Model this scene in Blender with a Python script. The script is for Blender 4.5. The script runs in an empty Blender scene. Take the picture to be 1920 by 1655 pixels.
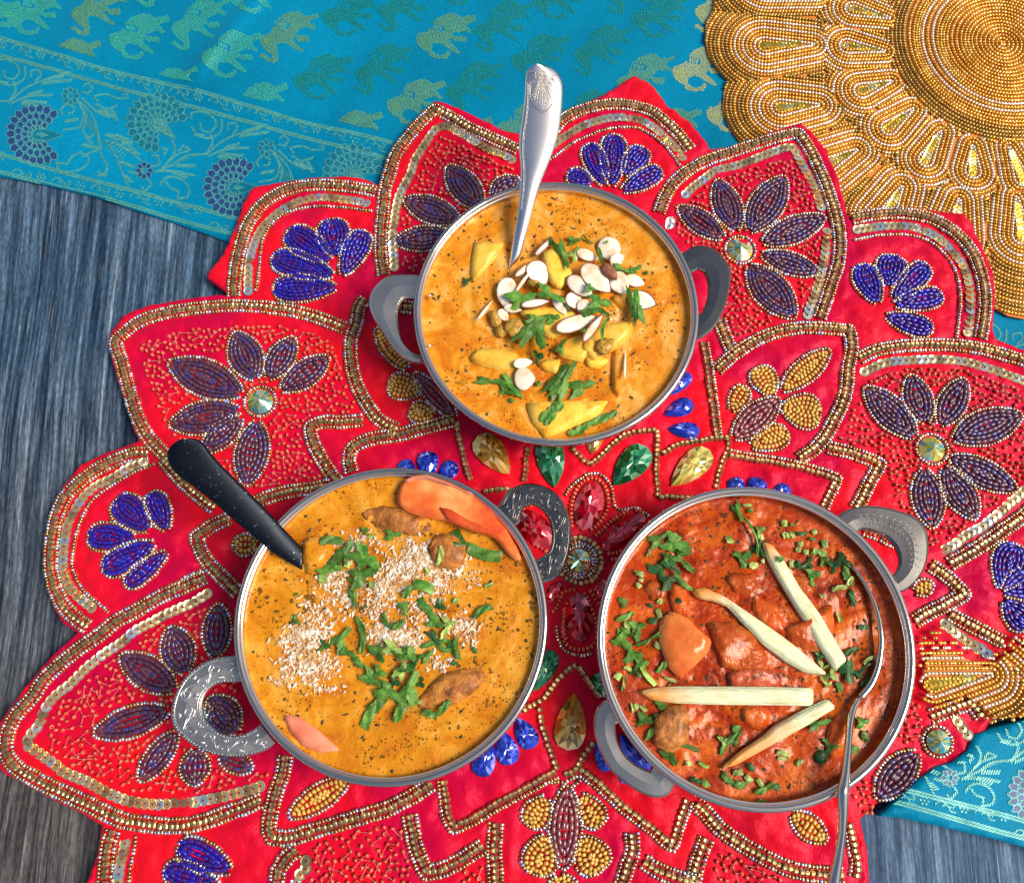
import bpy, bmesh, math, random
import numpy as np
from mathutils import Vector, Matrix, noise, kdtree
from mathutils.geometry import delaunay_2d_cdt
random.seed(7); np.random.seed(7)
S = bpy.context.scene
COL = S.collection
R = math.radians

# ------------------------------------------------------------------ camera
FPX, TILT, H = 1710.0, R(15.7), 0.506
CAM = Vector((0, -H*math.tan(TILT), H))
cd = bpy.data.cameras.new('camera'); cam = bpy.data.objects.new('camera', cd); COL.objects.link(cam)
cam.location = CAM; cam.rotation_euler = (TILT, 0, 0)
cd.sensor_width = 36; cd.lens = FPX/1920*36; cd.clip_start = 0.01; cd.clip_end = 20
S.camera = cam
# ------------------------------------------------------------------ daylight
SUN_EL, SUN_AZ = R(52), R(-12)      # azimuth measured from +X towards +Y
W = bpy.data.worlds.new('World'); S.world = W; W.use_nodes = True
nt = W.node_tree; sky = nt.nodes.new('ShaderNodeTexSky'); sky.sky_type = 'NISHITA'; sky.sun_disc = False
sky.sun_elevation = SUN_EL; sky.sun_rotation = math.pi/2-SUN_AZ
sky.air_density = 1.0; sky.dust_density = 2.0
bg = nt.nodes['Background']; bg.inputs['Strength'].default_value = 0.13
nt.links.new(sky.outputs[0], bg.inputs[0])
sd = bpy.data.lights.new('sun', 'SUN'); sd.energy = 4.0; sd.angle = R(26); sd.color = (1, .94, .85)
so = bpy.data.objects.new('sun', sd); COL.objects.link(so)
d = Vector((math.cos(SUN_EL)*math.cos(SUN_AZ), math.cos(SUN_EL)*math.sin(SUN_AZ), math.sin(SUN_EL)))
so.rotation_euler = d.to_track_quat('Z', 'Y').to_euler(); so.location = d
S.view_settings.view_transform = 'Standard'; S.view_settings.look = 'None'
S.view_settings.exposure = 0.12; S.view_settings.gamma = 1

# ------------------------------------------------------------------ tiles and projection
TS = 1920/700
TILES = {'A':(0,0,TS),'B':(600,0,TS),'C':(1220,0,TS),'D':(0,500,TS),'E':(600,500,TS),'F':(1220,500,TS),
         'G':(0,1055,TS),'H':(600,1055,TS),'I':(1220,1055,TS),'Z':(1240,380,5.3333),'K':(850,820,4.3545),
         'Y':(870,420,4.7975),'X':(500,900,3.84),'W':(1130,920,3.4909),'V':(1420,0,3.84),'M':(150,0,6.39),'P':(0,0,1)}
ct, st = math.cos(TILT), math.sin(TILT)
def pt(px, py, z=0.0):
    dx = (px-960)/FPX; dy = -(py-827.5)/FPX
    D = (dx, dy*ct+st, dy*st-ct)
    k = (z-CAM.z)/D[2]
    return Vector((CAM.x+D[0]*k, CAM.y+D[1]*k, z))
def topx(v):
    q = Vector(v)-CAM
    y = q.y*ct+q.z*st; zz = -q.y*st+q.z*ct
    return (960+FPX*q.x/-zz, 827.5-FPX*y/-zz, -zz)
def tp(t, x, y, z=0.0):
    ox, oy, s = TILES[t]
    return pt(ox+x/s, oy+y/s, z)
def pxs(v):                                     # metres per photo pixel at a point
    return topx(v)[2]/FPX
def pts_of(t, s, z=0.0):
    return [tp(t, *map(float, q.split(',')), z) for q in s.split()]

# ------------------------------------------------------------------ object helpers
def tag(o, label=None, cat=None, group=None, kind=None):
    if label: o['label'] = label
    if cat: o['category'] = cat
    if group: o['group'] = group
    if kind: o['kind'] = kind
    return o
def link(name, data, parent=None):
    o = bpy.data.objects.new(name, data); COL.objects.link(o)
    if parent is not None:
        o.parent = parent
        o.matrix_parent_inverse = Matrix.Translation(-world_loc(parent))
    return o
LOC = {}
def world_loc(o): return LOC.get(o.name, Vector((0,0,0)))
def thing(name, loc, label, cat, group=None):
    o = bpy.data.objects.new(name, None); COL.objects.link(o)
    o.location = loc; o.empty_display_size = .01; LOC[o.name] = Vector(loc)
    return tag(o, label, cat, group)
def mesh(name, V, F, m=None, parent=None, smooth=True, center=False, attr=None):
    me = bpy.data.meshes.new(name)
    V = np.asarray(V, dtype=np.float32).reshape(-1, 3)
    loc = None
    if center:
        loc = Vector([float(q) for q in (V.min(0)+V.max(0))/2]); V = V-np.array(loc, dtype=np.float32)
    if isinstance(F, np.ndarray):
        n, k = F.shape
        me.vertices.add(len(V)); me.vertices.foreach_set('co', V.ravel())
        me.loops.add(n*k); me.loops.foreach_set('vertex_index', F.astype(np.int32).ravel())
        me.polygons.add(n); me.polygons.foreach_set('loop_start', np.arange(0, n*k, k, dtype=np.int32))
        me.polygons.foreach_set('loop_total', np.full(n, k, dtype=np.int32))
        me.update(calc_edges=True)
    else:
        me.from_pydata([tuple(map(float, v)) for v in V], [], F)
    me.polygons.foreach_set('use_smooth', [smooth]*len(me.polygons))
    if attr is not None:
        a = me.attributes.new('rnd', 'FLOAT', 'POINT'); a.data.foreach_set('value', np.asarray(attr, dtype=np.float32))
    if m: me.materials.append(m)
    me.validate()
    o = link(name, me, parent)
    if loc is not None: o.location = loc; LOC[o.name] = loc
    return o

# ------------------------------------------------------------------ materials
def newmat(name):
    m = bpy.data.materials.new(name); m.use_nodes = True
    return m, m.node_tree, m.node_tree.nodes['Principled BSDF']
def setp(b, **k):
    for n, v in k.items():
        n = n.replace('_', ' ')
        if isinstance(v, tuple) and len(v) == 3 and b.inputs[n].type == 'RGBA': v = (*v, 1)
        b.inputs[n].default_value = v
def N(nt, t, **k):
    n = nt.nodes.new('ShaderNode'+t)
    for a, v in k.items():
        if a in n.inputs: n.inputs[a].default_value = v
        else: setattr(n, a, v)
    return n
def ramp(nt, stops, interp='LINEAR'):
    r = nt.nodes.new('ShaderNodeValToRGB'); e = r.color_ramp; e.interpolation = interp
    while len(e.elements) > 1: e.elements.remove(e.elements[-1])
    e.elements[0].position = stops[0][0]; e.elements[0].color = (*stops[0][1], 1) if len(stops[0][1]) == 3 else stops[0][1]
    for p, c in stops[1:]:
        q = e.elements.new(p); q.color = (*c, 1)
    return r
def g(v): return (v, v, v)
def coords(nt, kind='Object'):
    return nt.nodes.new('ShaderNodeTexCoord').outputs[kind]
def geopos(nt): return nt.nodes.new('ShaderNodeNewGeometry').outputs['Position']
def noise_n(nt, scale, detail=3, rough=.5, vec=None, dist=0):
    n = N(nt, 'TexNoise', Scale=scale, Detail=detail, Roughness=rough, Distortion=dist)
    nt.links.new(vec or geopos(nt), n.inputs['Vector']); return n
def bump(nt, b, h, strength=.3, dist=.001):
    n = N(nt, 'Bump', Strength=strength, Distance=dist); nt.links.new(h, n.inputs['Height'])
    nt.links.new(n.outputs[0], b.inputs['Normal']); return n
def rnd_socket(nt):
    a = N(nt, 'Attribute', attribute_name='rnd'); o = nt.nodes.new('ShaderNodeObjectInfo')
    s = N(nt, 'Math', operation='ADD'); nt.links.new(a.outputs['Fac'], s.inputs[0]); nt.links.new(o.outputs['Random'], s.inputs[1])
    f = N(nt, 'Math', operation='FRACT'); nt.links.new(s.outputs[0], f.inputs[0]); return f.outputs[0]
def rmat(name, cols, interp='CONSTANT', **k):          # each piece draws one of the colours
    m, nt, b = newmat(name); n = len(cols)
    r = ramp(nt, [(i/n, c) for i, c in enumerate(cols)], interp)
    nt.links.new(rnd_socket(nt), r.inputs[0]); nt.links.new(r.outputs[0], b.inputs['Base Color'])
    setp(b, **k); return m
def mix(nt, a, b_, fac, mode='MIX'):
    n = nt.nodes.new('ShaderNodeMix'); n.data_type = 'RGBA'; n.blend_type = mode
    for s, v in ((6, a), (7, b_), (0, fac)):
        if hasattr(v, 'links') or isinstance(v, bpy.types.NodeSocket): nt.links.new(v, n.inputs[s])
        else: n.inputs[s].default_value = (*v, 1) if isinstance(v, tuple) and len(v) == 3 else v
    return n.outputs[2]

MT = {}
MT['silver'] = rmat('silver_lined_glass', [(.70,.56,.42),(.62,.34,.13),(.48,.54,.74),(.88,.80,.72),(.34,.22,.14),(.52,.31,.14),(.74,.60,.46),(.42,.27,.17)], Metallic=.8, Roughness=.13)
MT['fluted'] = rmat('antique_brass', [(.56,.36,.15),(.42,.27,.12),(.68,.46,.20),(.48,.33,.16)], Metallic=.9, Roughness=.3)
MT['coral'] = rmat('coral_glass', [(.66,.075,.028),(.74,.11,.045),(.52,.045,.018)], Roughness=.22, Coat_Weight=.5)
MT['yellow'] = rmat('ochre_glass', [(.68,.36,.045),(.74,.42,.07),(.55,.29,.04)], Roughness=.25, Coat_Weight=.5)
MT['purple'] = rmat('aubergine_bugle', [(.085,.026,.045),(.11,.038,.055),(.062,.018,.045),(.055,.030,.12)], Roughness=.28, Coat_Weight=.4, Coat_Roughness=.2)
MT['blue'] = rmat('cobalt_bugle', [(.014,.005,.24),(.025,.007,.18),(.016,.010,.33),(.045,.006,.17)], Roughness=.28, Coat_Weight=.4, Coat_Roughness=.2, Metallic=.1)
MT['mauve'] = rmat('mauve_bugle', [(.22,.05,.05),(.26,.07,.07),(.17,.04,.05)], Roughness=.2, Coat_Weight=.7)
MT['sequin'] = rmat('sequin_foil', [(.92,.62,.26),(.95,.72,.36),(.88,.58,.26),(.92,.80,.58),(.52,.36,.17),(.66,.72,.68),(.93,.72,.38),(.90,.64,.28)], Metallic=.85, Roughness=.26)  # random foil tints paint in the sequins' differing reflections
MT['gold_foil'] = rmat('gold_foil', [(.95,.62,.08),(.90,.52,.05),(.98,.80,.35),(.80,.46,.05)], Metallic=.85, Roughness=.22)
MT['thread'] = rmat('stitch_thread', [(.62,.16,.16),(.7,.3,.3)], Roughness=.6)
MT['orange_thread'] = rmat('orange_couching_thread', [(.70,.10,.01),(.8,.16,.015)], Roughness=.5)
MT['gold_bead'] = rmat('gold_lined_glass', [(.88,.48,.06),(.82,.42,.05),(.98,.64,.18),(.70,.34,.04)], Metallic=.6, Roughness=.18)
MT['champagne_bead'] = rmat('champagne_glass', [(.92,.76,.50),(.84,.66,.42),(.95,.88,.72)], Metallic=.7, Roughness=.15)
MT['bronze_bead'] = rmat('bronze_glass', [(.50,.31,.06),(.60,.39,.09),(.38,.23,.05)], Metallic=.7, Roughness=.2)
for nm, c in (('ruby',(.62,.003,.02)),('emerald',(.0,.20,.055)),('sapphire',(.005,.035,.50)),('citrine',(.55,.30,.03)),('pale_citrine',(.80,.58,.10))):
    m, nt, b = newmat(nm+'_glass'); setp(b, Base_Color=c, Metallic=.45, Roughness=.06, Coat_Weight=1.0, Coat_Roughness=.02); MT[nm] = m
    r = ramp(nt, [(0, tuple(x*.22 for x in c)), (.3, tuple(x*.7 for x in c)), (.6, c), (.85, tuple(min(1, x*1.5+.03) for x in c)), (1, tuple(min(1, x*1.4+.35) for x in c))]); nt.links.new(rnd_socket(nt), r.inputs[0]); nt.links.new(r.outputs[0], b.inputs['Base Color'])  # dark to bright facet tints paint the stone's internal reflections
MT['crystal'] = rmat('iridescent_crystal', [(.75,.58,.08),(.30,.62,.52),(.85,.80,.55),(.42,.36,.06),(.10,.42,.42),(.9,.75,.2)], Metallic=.8, Roughness=.07)

# red satin
m, nt, b = newmat('red_satin'); MT['satin'] = m
n = noise_n(nt, 14, 3); r = ramp(nt, [(.38,(.46,.001,.034)),(.60,(.66,.005,.013))]); nt.links.new(n.outputs[0], r.inputs[0]); nt.links.new(r.outputs[0], b.inputs['Base Color'])  # magenta of the shaded satin put into the colour as soft patches
setp(b, Roughness=.36, Sheen_Weight=.08, Sheen_Tint=(1,.15,.3), Specular_IOR_Level=.45, Specular_Tint=(1,.14,.22))
n2 = noise_n(nt, 170, 4, .6); n3 = noise_n(nt, 1800, 2, .6)
mx = N(nt, 'Math', operation='MULTIPLY_ADD'); mx.inputs[1].default_value = .12; nt.links.new(n3.outputs[0], mx.inputs[0]); nt.links.new(n2.outputs[0], mx.inputs[2]); bump(nt, b, mx.outputs[0], .55, .0014)
m, nt, b = newmat('orange_felt'); MT['felt'] = m; setp(b, Base_Color=(.62,.20,.018), Roughness=.7)
n = noise_n(nt, 500, 3); bump(nt, b, n.outputs[0], .4, .0006)
# teal silk
m, nt, b = newmat('teal_silk'); MT['teal'] = m
n = noise_n(nt, 9, 3); r = ramp(nt, [(.3,(.0,.14,.24)),(.7,(.0,.215,.36))]); nt.links.new(n.outputs[0], r.inputs[0])
mp = N(nt, 'Mapping'); mp.inputs['Rotation'].default_value[2] = R(15); mp.inputs['Scale'].default_value = (1, .12, 1); nt.links.new(geopos(nt), mp.inputs[0])
n2 = noise_n(nt, 2600, 2, .6, mp.outputs[0]); mp2 = N(nt, 'Mapping'); mp2.inputs['Rotation'].default_value[2] = R(15); mp2.inputs['Scale'].default_value = (.12, 1, 1); nt.links.new(geopos(nt), mp2.inputs[0])
n3 = noise_n(nt, 2600, 2, .6, mp2.outputs[0]); ad = N(nt, 'Math', operation='ADD'); nt.links.new(n2.outputs[0], ad.inputs[0]); nt.links.new(n3.outputs[0], ad.inputs[1])
r2 = ramp(nt, [(.35, g(.72)), (.65, g(1.12))]); h2 = N(nt, 'Math', operation='MULTIPLY'); h2.inputs[1].default_value = .5; nt.links.new(ad.outputs[0], h2.inputs[0]); nt.links.new(h2.outputs[0], r2.inputs[0])
nt.links.new(mix(nt, r.outputs[0], r2.outputs[0], 1.0, 'MULTIPLY'), b.inputs['Base Color'])
setp(b, Roughness=.5, Sheen_Weight=.05, Sheen_Tint=(.2,.9,1), Specular_IOR_Level=.35, Specular_Tint=(.1,.7,1)); bump(nt, b, ad.outputs[0], .35, .0003)
for nm, c, me_ in (('zari_green',(.04,.34,.24),.2),('zari_olive',(.10,.29,.14),.25),('zari_dark',(.005,.19,.16),.15),('zari_gold',(.50,.50,.16),.5),('zari_pale',(.07,.31,.27),.2),('zari_purple',(.015,.05,.16),.1),('zari_teal',(.0,.14,.20),.1)):
    m, nt, b = newmat(nm); n = noise_n(nt, 900, 2); r = ramp(nt, [(.3, tuple(x*.65 for x in c)), (.7, tuple(min(1, x*1.35) for x in c))]); nt.links.new(n.outputs[0], r.inputs[0]); nt.links.new(r.outputs[0], b.inputs['Base Color'])
    setp(b, Metallic=me_, Roughness=.42); MT[nm] = m
# wood: the sky's blue reflection is painted into the colour, browner at lower left
m, nt, b = newmat('sky_tinted_wood'); MT['wood'] = m
gp = geopos(nt); w0 = noise_n(nt, 2.2, 2, .5, gp)
sub = N(nt, 'VectorMath', operation='MULTIPLY_ADD'); sub.inputs[1].default_value = (.05, 0, 0); nt.links.new(w0.outputs['Color'], sub.inputs[0]); nt.links.new(gp, sub.inputs[2])
def grain(sx, sy, sc, det=4, ro=.6):
    q = N(nt, 'Mapping'); q.inputs['Scale'].default_value = (sx, sy, 1); q.inputs['Rotation'].default_value[2] = R(-4); nt.links.new(sub.outputs[0], q.inputs[0])
    return noise_n(nt, sc, det, ro, q.outputs[0])
a1 = grain(1, .035, 120, 5, .65); a2 = grain(1, .05, 480, 3, .6); a3 = grain(1, .25, 900, 3, .6)
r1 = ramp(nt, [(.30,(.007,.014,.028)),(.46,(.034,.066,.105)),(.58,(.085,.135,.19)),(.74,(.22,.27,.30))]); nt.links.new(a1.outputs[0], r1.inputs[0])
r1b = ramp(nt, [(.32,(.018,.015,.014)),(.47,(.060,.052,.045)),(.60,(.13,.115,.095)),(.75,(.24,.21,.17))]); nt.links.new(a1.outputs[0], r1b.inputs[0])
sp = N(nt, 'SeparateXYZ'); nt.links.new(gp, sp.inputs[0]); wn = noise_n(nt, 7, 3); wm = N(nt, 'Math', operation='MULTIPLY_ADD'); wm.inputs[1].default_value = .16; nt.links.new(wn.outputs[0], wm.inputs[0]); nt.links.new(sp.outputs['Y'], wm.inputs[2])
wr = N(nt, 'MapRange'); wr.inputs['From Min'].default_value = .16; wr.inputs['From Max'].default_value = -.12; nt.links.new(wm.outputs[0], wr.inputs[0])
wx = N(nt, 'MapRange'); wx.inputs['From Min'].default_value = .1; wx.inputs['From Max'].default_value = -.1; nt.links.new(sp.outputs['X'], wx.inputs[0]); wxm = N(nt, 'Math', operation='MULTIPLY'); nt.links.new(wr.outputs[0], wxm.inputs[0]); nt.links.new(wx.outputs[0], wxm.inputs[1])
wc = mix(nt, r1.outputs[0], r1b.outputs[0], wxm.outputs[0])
r2 = ramp(nt, [(.36, g(.45)), (.52, g(.95)), (.66, g(1.6))]); nt.links.new(a2.outputs[0], r2.inputs[0])
wc = mix(nt, wc, r2.outputs[0], 1.0, 'MULTIPLY'); r3 = ramp(nt, [(.4, g(.6)), (.6, g(1.25))]); nt.links.new(a3.outputs[0], r3.inputs[0]); wc = mix(nt, wc, r3.outputs[0], .8, 'MULTIPLY'); a4 = grain(1, .018, 1300, 2, .5); r4 = ramp(nt, [(.60, g(0)), (.70, g(1))]); nt.links.new(a4.outputs[0], r4.inputs[0]); a5 = noise_n(nt, 30, 3); r5 = ramp(nt, [(.4, g(0)), (.65, g(.55))]); nt.links.new(a5.outputs[0], r5.inputs[0]); m5 = N(nt, 'Math', operation='MULTIPLY'); nt.links.new(r4.outputs[0], m5.inputs[0]); nt.links.new(r5.outputs[0], m5.inputs[1]); wc = mix(nt, wc, (.36,.40,.42), m5.outputs[0])
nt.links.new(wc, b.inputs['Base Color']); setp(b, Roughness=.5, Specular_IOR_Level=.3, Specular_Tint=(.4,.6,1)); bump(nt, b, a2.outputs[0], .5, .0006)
# metals
def metal(nm, c, ro, scr=900, br=.12, bd=.0002, spec=None):
    m, nt, b = newmat(nm); MT[nm] = m; setp(b, Base_Color=c, Metallic=1.0, Roughness=ro)
    n = noise_n(nt, 60, 4, .6); r = ramp(nt, [(.3, g(ro*.85)), (.75, g(min(1, ro*1.2)))]); nt.links.new(n.outputs[0], r.inputs[0]); nt.links.new(r.outputs[0], b.inputs['Roughness'])
    n2 = noise_n(nt, scr, 3, .6); bump(nt, b, n2.outputs[0], br, bd); return m, nt, b
metal('steel', (.66,.60,.54), .14, 500, .04); metal('rim_steel', (.62,.53,.43), .05, 300, .02); metal('relief_steel', (.66,.65,.62), .3); metal('groove_steel', (.34,.31,.28), .4); metal('bright_steel', (.90,.82,.72), .10, 300, .02)
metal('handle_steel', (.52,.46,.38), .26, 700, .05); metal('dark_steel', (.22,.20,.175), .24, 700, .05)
m, nt, b = metal('black_steel', (.035,.04,.045), .28)
n = N(nt, 'TexVoronoi', Scale=420); nt.links.new(geopos(nt), n.inputs[0]); n2 = noise_n(nt, 130, 3); ad = N(nt, 'Math', operation='MULTIPLY_ADD'); ad.inputs[1].default_value = .35; nt.links.new(n2.outputs[0], ad.inputs[0]); nt.links.new(n.outputs[0], ad.inputs[2])
r = ramp(nt, [(.26,(.30,.32,.33)),(.33,(.030,.034,.040))]); nt.links.new(ad.outputs[0], r.inputs[0]); nt.links.new(r.outputs[0], b.inputs['Base Color'])
# curries
def curry_mat(nm, c1, c2, c3, speck, thr, ro=.28, bs=.5):
    m, nt, b = newmat(nm); MT[nm] = m
    n = noise_n(nt, 30, 6, .65, dist=2.2); r = ramp(nt, [(.34, c1), (.50, c2), (.66, c3)]); nt.links.new(n.outputs[0], r.inputs[0])
    col = r.outputs[0]
    for sc, th, st_ in ((260, thr, .8), (620, thr*1.25, .75), (1500, thr*1.2, .45)):
        v = N(nt, 'TexVoronoi', Scale=sc); wv = noise_n(nt, sc*1.2, 2); vm = N(nt, 'VectorMath', operation='MULTIPLY_ADD'); vm.inputs[1].default_value = g(.9/sc)
        nt.links.new(wv.outputs['Color'], vm.inputs[0]); nt.links.new(geopos(nt), vm.inputs[2]); nt.links.new(vm.outputs[0], v.inputs['Vector'])
        den = noise_n(nt, sc*.13, 2); dm = N(nt, 'MapRange'); dm.inputs['From Min'].default_value = .35; dm.inputs['From Max'].default_value = .7; dm.inputs['To Min'].default_value = 0; dm.inputs['To Max'].default_value = th*1.6; nt.links.new(den.outputs[0], dm.inputs[0])
        sx = N(nt, 'SeparateColor'); nt.links.new(v.outputs['Color'], sx.inputs[0]); mu = N(nt, 'Math', operation='MULTIPLY'); nt.links.new(sx.outputs[0], mu.inputs[0]); nt.links.new(dm.outputs[0], mu.inputs[1])
        lt = N(nt, 'Math', operation='LESS_THAN'); nt.links.new(v.outputs['Distance'], lt.inputs[0]); nt.links.new(mu.outputs[0], lt.inputs[1])
        sm = N(nt, 'Math', operation='MULTIPLY'); sm.inputs[1].default_value = st_; nt.links.new(lt.outputs[0], sm.inputs[0])
        col = mix(nt, col, speck, sm.outputs[0])
    nt.links.new(col, b.inputs['Base Color']); setp(b, Roughness=ro, Coat_Weight=.16, Coat_Roughness=.06, Specular_IOR_Level=.4, Specular_Tint=(1,.55,.35), Subsurface_Weight=.08, Subsurface_Scale=.002, Subsurface_Radius=(1,.35,.1))
    nb = noise_n(nt, 330, 4, .6); nb2 = noise_n(nt, 90, 3, .5, dist=1.0); am = N(nt, 'Math', operation='MULTIPLY_ADD'); am.inputs[1].default_value = .35; nt.links.new(nb.outputs[0], am.inputs[0]); nt.links.new(nb2.outputs[0], am.inputs[2]); bump(nt, b, am.outputs[0], bs, .0016)
curry_mat('golden_curry', (.54,.13,.004), (.67,.245,.010), (.78,.40,.09), (.05,.03,.008), .30, bs=.6)
curry_mat('amber_curry', (.47,.125,.004), (.60,.222,.007), (.72,.33,.04), (.05,.03,.006), .32, bs=.55)
curry_mat('red_curry', (.20,.009,.0006), (.40,.035,.0006), (.58,.11,.003), (.03,.012,.003), .34, .30, .5)
def food(nm, stops, sc, ro, bsc, bst, bd=.0008, sss=.1, coat=.2):
    m, nt, b = newmat(nm); MT[nm] = m
    n = noise_n(nt, sc, 4, .6); r = ramp(nt, stops); nt.links.new(n.outputs[0], r.inputs[0])
    o = nt.nodes.new('ShaderNodeObjectInfo'); hv = N(nt, 'HueSaturation'); mr = N(nt, 'MapRange'); mr.inputs['To Min'].default_value = .6 if nm.startswith('leaf') else .8; mr.inputs['To Max'].default_value = 1.4 if nm.startswith('leaf') else 1.2; nt.links.new(o.outputs['Random'], mr.inputs[0]); nt.links.new(mr.outputs[0], hv.inputs['Value']); nt.links.new(r.outputs[0], hv.inputs['Color'])
    nt.links.new(hv.outputs[0], b.inputs['Base Color']); setp(b, Roughness=ro, Coat_Weight=coat*.5, Coat_Roughness=.12, Specular_IOR_Level=.3, Specular_Tint=(1,.8,.6), Subsurface_Weight=sss, Subsurface_Scale=.0015)
    nb = noise_n(nt, bsc, 3); bump(nt, b, nb.outputs[0], bst, bd)
    if nm.startswith('leaf'): setp(b, Subsurface_Weight=.35, Subsurface_Scale=.001, Subsurface_Radius=(.3,1,.2))
food('paneer', [(.25,(.66,.20,.015)),(.42,(.80,.42,.035)),(.62,(.84,.52,.07)),(.8,(.80,.40,.05))], 120, .35, 500, .4)
food('almond_flesh', [(.28,(.60,.36,.18)),(.42,(.76,.58,.38)),(.56,(.84,.75,.60)),(.8,(.88,.82,.72))], 130, .4, 700, .2)
food('almond_skin', [(.3,(.16,.05,.02)),(.7,(.34,.13,.06))], 400, .5, 700, .8)
food('raisin_skin', [(.3,(.34,.16,.012)),(.7,(.68,.38,.06))], 300, .25, 420, 1.0, .0016, .1, .6)
food('leaf_green', [(.28,(.022,.075,.010)),(.5,(.065,.175,.022)),(.7,(.15,.30,.05)),(.85,(.26,.40,.12))], 160, .42, 900, .7, .0006, 0)
food('leaf_lime', [(.3,(.16,.30,.03)),(.7,(.44,.55,.16))], 200, .35, 900, .4, .0005, .05)
food('leaf_dark', [(.3,(.010,.050,.015)),(.7,(.04,.13,.035))], 200, .35, 900, .6, .0005, 0)
food('tomato_flesh', [(.30,(.52,.05,.010)),(.47,(.70,.15,.028)),(.66,(.82,.34,.11))], 42, .25, 250, .3, .001, .2, .5)
food('tomato_pink', [(.25,(.60,.13,.06)),(.75,(.80,.32,.18))], 60, .25, 250, .2, .001, .2, .5)
food('kofta_crust', [(.28,(.09,.03,.01)),(.46,(.30,.095,.018)),(.66,(.50,.19,.035)),(.8,(.66,.28,.05))], 170, .45, 420, .9, .0012)
food('ginger', [(.25,(.60,.44,.13)),(.42,(.70,.66,.34)),(.8,(.76,.76,.50))], 60, .35, 600, .25, .0005, .15)
food('meat', [(.25,(.28,.020,.002)),(.5,(.50,.075,.007)),(.8,(.70,.20,.04))], 110, .22, 230, .9, .0018, .1, .5)
food('coconut', [(.34,(.46,.22,.07)),(.50,(.68,.50,.32)),(.64,(.82,.77,.68)),(.8,(.88,.86,.80))], 300, .5, 900, .2)
food('herb_fleck', [(.3,(.02,.02,.008)),(.7,(.05,.07,.02))], 900, .5, 900, .3)

def ginger_mat(t, ax_, ay, bx, by, sx_, sy, rad):
    """fibres along the stick, orange sauce soaked into the end that lay in the curry"""
    a, b_ = tp(t, ax_, ay, .045), tp(t, bx, by, .045); sp_ = tp(t, sx_, sy, .045); ang = math.atan2(b_.y-a.y, b_.x-a.x)
    m, nt, b = newmat('ginger_flesh'); gp = geopos(nt)
    q = N(nt, 'Mapping'); q.vector_type = 'TEXTURE'; q.inputs['Rotation'].default_value[2] = ang; q.inputs['Scale'].default_value = (9, 1, 1); nt.links.new(gp, q.inputs[0])
    f = noise_n(nt, 1500, 3, .6, q.outputs[0]); r = ramp(nt, [(.28,(.52,.48,.22)),(.5,(.70,.69,.40)),(.75,(.80,.80,.56))]); nt.links.new(f.outputs[0], r.inputs[0])
    dist = N(nt, 'VectorMath', operation='DISTANCE'); dist.inputs[1].default_value = tuple(sp_); nt.links.new(gp, dist.inputs[0])
    n = noise_n(nt, 130, 3); ad = N(nt, 'Math', operation='MULTIPLY_ADD'); ad.inputs[1].default_value = rad*.9; nt.links.new(n.outputs[0], ad.inputs[0]); nt.links.new(dist.outputs['Value'], ad.inputs[2])
    mr = N(nt, 'MapRange'); mr.inputs['From Min'].default_value = rad*.6; mr.inputs['From Max'].default_value = rad*1.6; mr.inputs['To Min'].default_value = .9; mr.inputs['To Max'].default_value = 0; nt.links.new(ad.outputs[0], mr.inputs[0])
    c = mix(nt, r.outputs[0], (.74,.25,.02), mr.outputs[0]); n4 = noise_n(nt, 70, 3); r4 = ramp(nt, [(.55, g(0)), (.75, g(.35))]); nt.links.new(n4.outputs[0], r4.inputs[0]); c = mix(nt, c, (.72,.42,.08), r4.outputs[0])
    nt.links.new(c, b.inputs['Base Color']); setp(b, Roughness=.38, Specular_IOR_Level=.35, Subsurface_Weight=.15, Subsurface_Scale=.001); bump(nt, b, f.outputs[0], .6, .0005); return m
# ------------------------------------------------------------------ 2-D curve helpers
def v2(p): return np.array([p[0], p[1]], dtype=float)
def smooth_path(P, closed=False, step=.0005):
    P = [v2(p) for p in P]; n = len(P)
    if n < 3 and not closed:
        a, b_ = P; k = max(2, int(np.linalg.norm(b_-a)/step)); return np.array([a+(b_-a)*i/k for i in range(k+1)])
    out = []
    rng = range(n) if closed else range(n-1)
    for i in rng:
        p1, p2 = P[i], P[(i+1) % n]
        p0 = P[(i-1) % n] if (closed or i > 0) else 2*p1-p2
        p3 = P[(i+2) % n] if (closed or i < n-2) else 2*p2-p1
        # keep sharp corners sharp
        def tang(a, c, d_):
            u = c-a; w_ = d_-c; lu, lw = np.linalg.norm(u)+1e-9, np.linalg.norm(w_)+1e-9
            cs = np.dot(u, w_)/lu/lw
            return None if cs < .45 else (u/lu+w_/lw)/2
        L = np.linalg.norm(p2-p1)
        t1 = tang(p0, p1, p2); t2 = tang(p1, p2, p3); dd = (p2-p1)/(L+1e-9)
        t1 = dd if t1 is None else t1; t2 = dd if t2 is None else t2
        k = max(2, int(L/step))
        for j in range(k):
            t = j/k; h00 = 2*t**3-3*t*t+1; h10 = t**3-2*t*t+t; h01 = -2*t**3+3*t*t; h11 = t**3-t*t
            out.append(h00*p1+h10*L*t1+h01*p2+h11*L*t2)
    out.append(P[0] if closed else P[-1])
    return np.array(out)
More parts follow.
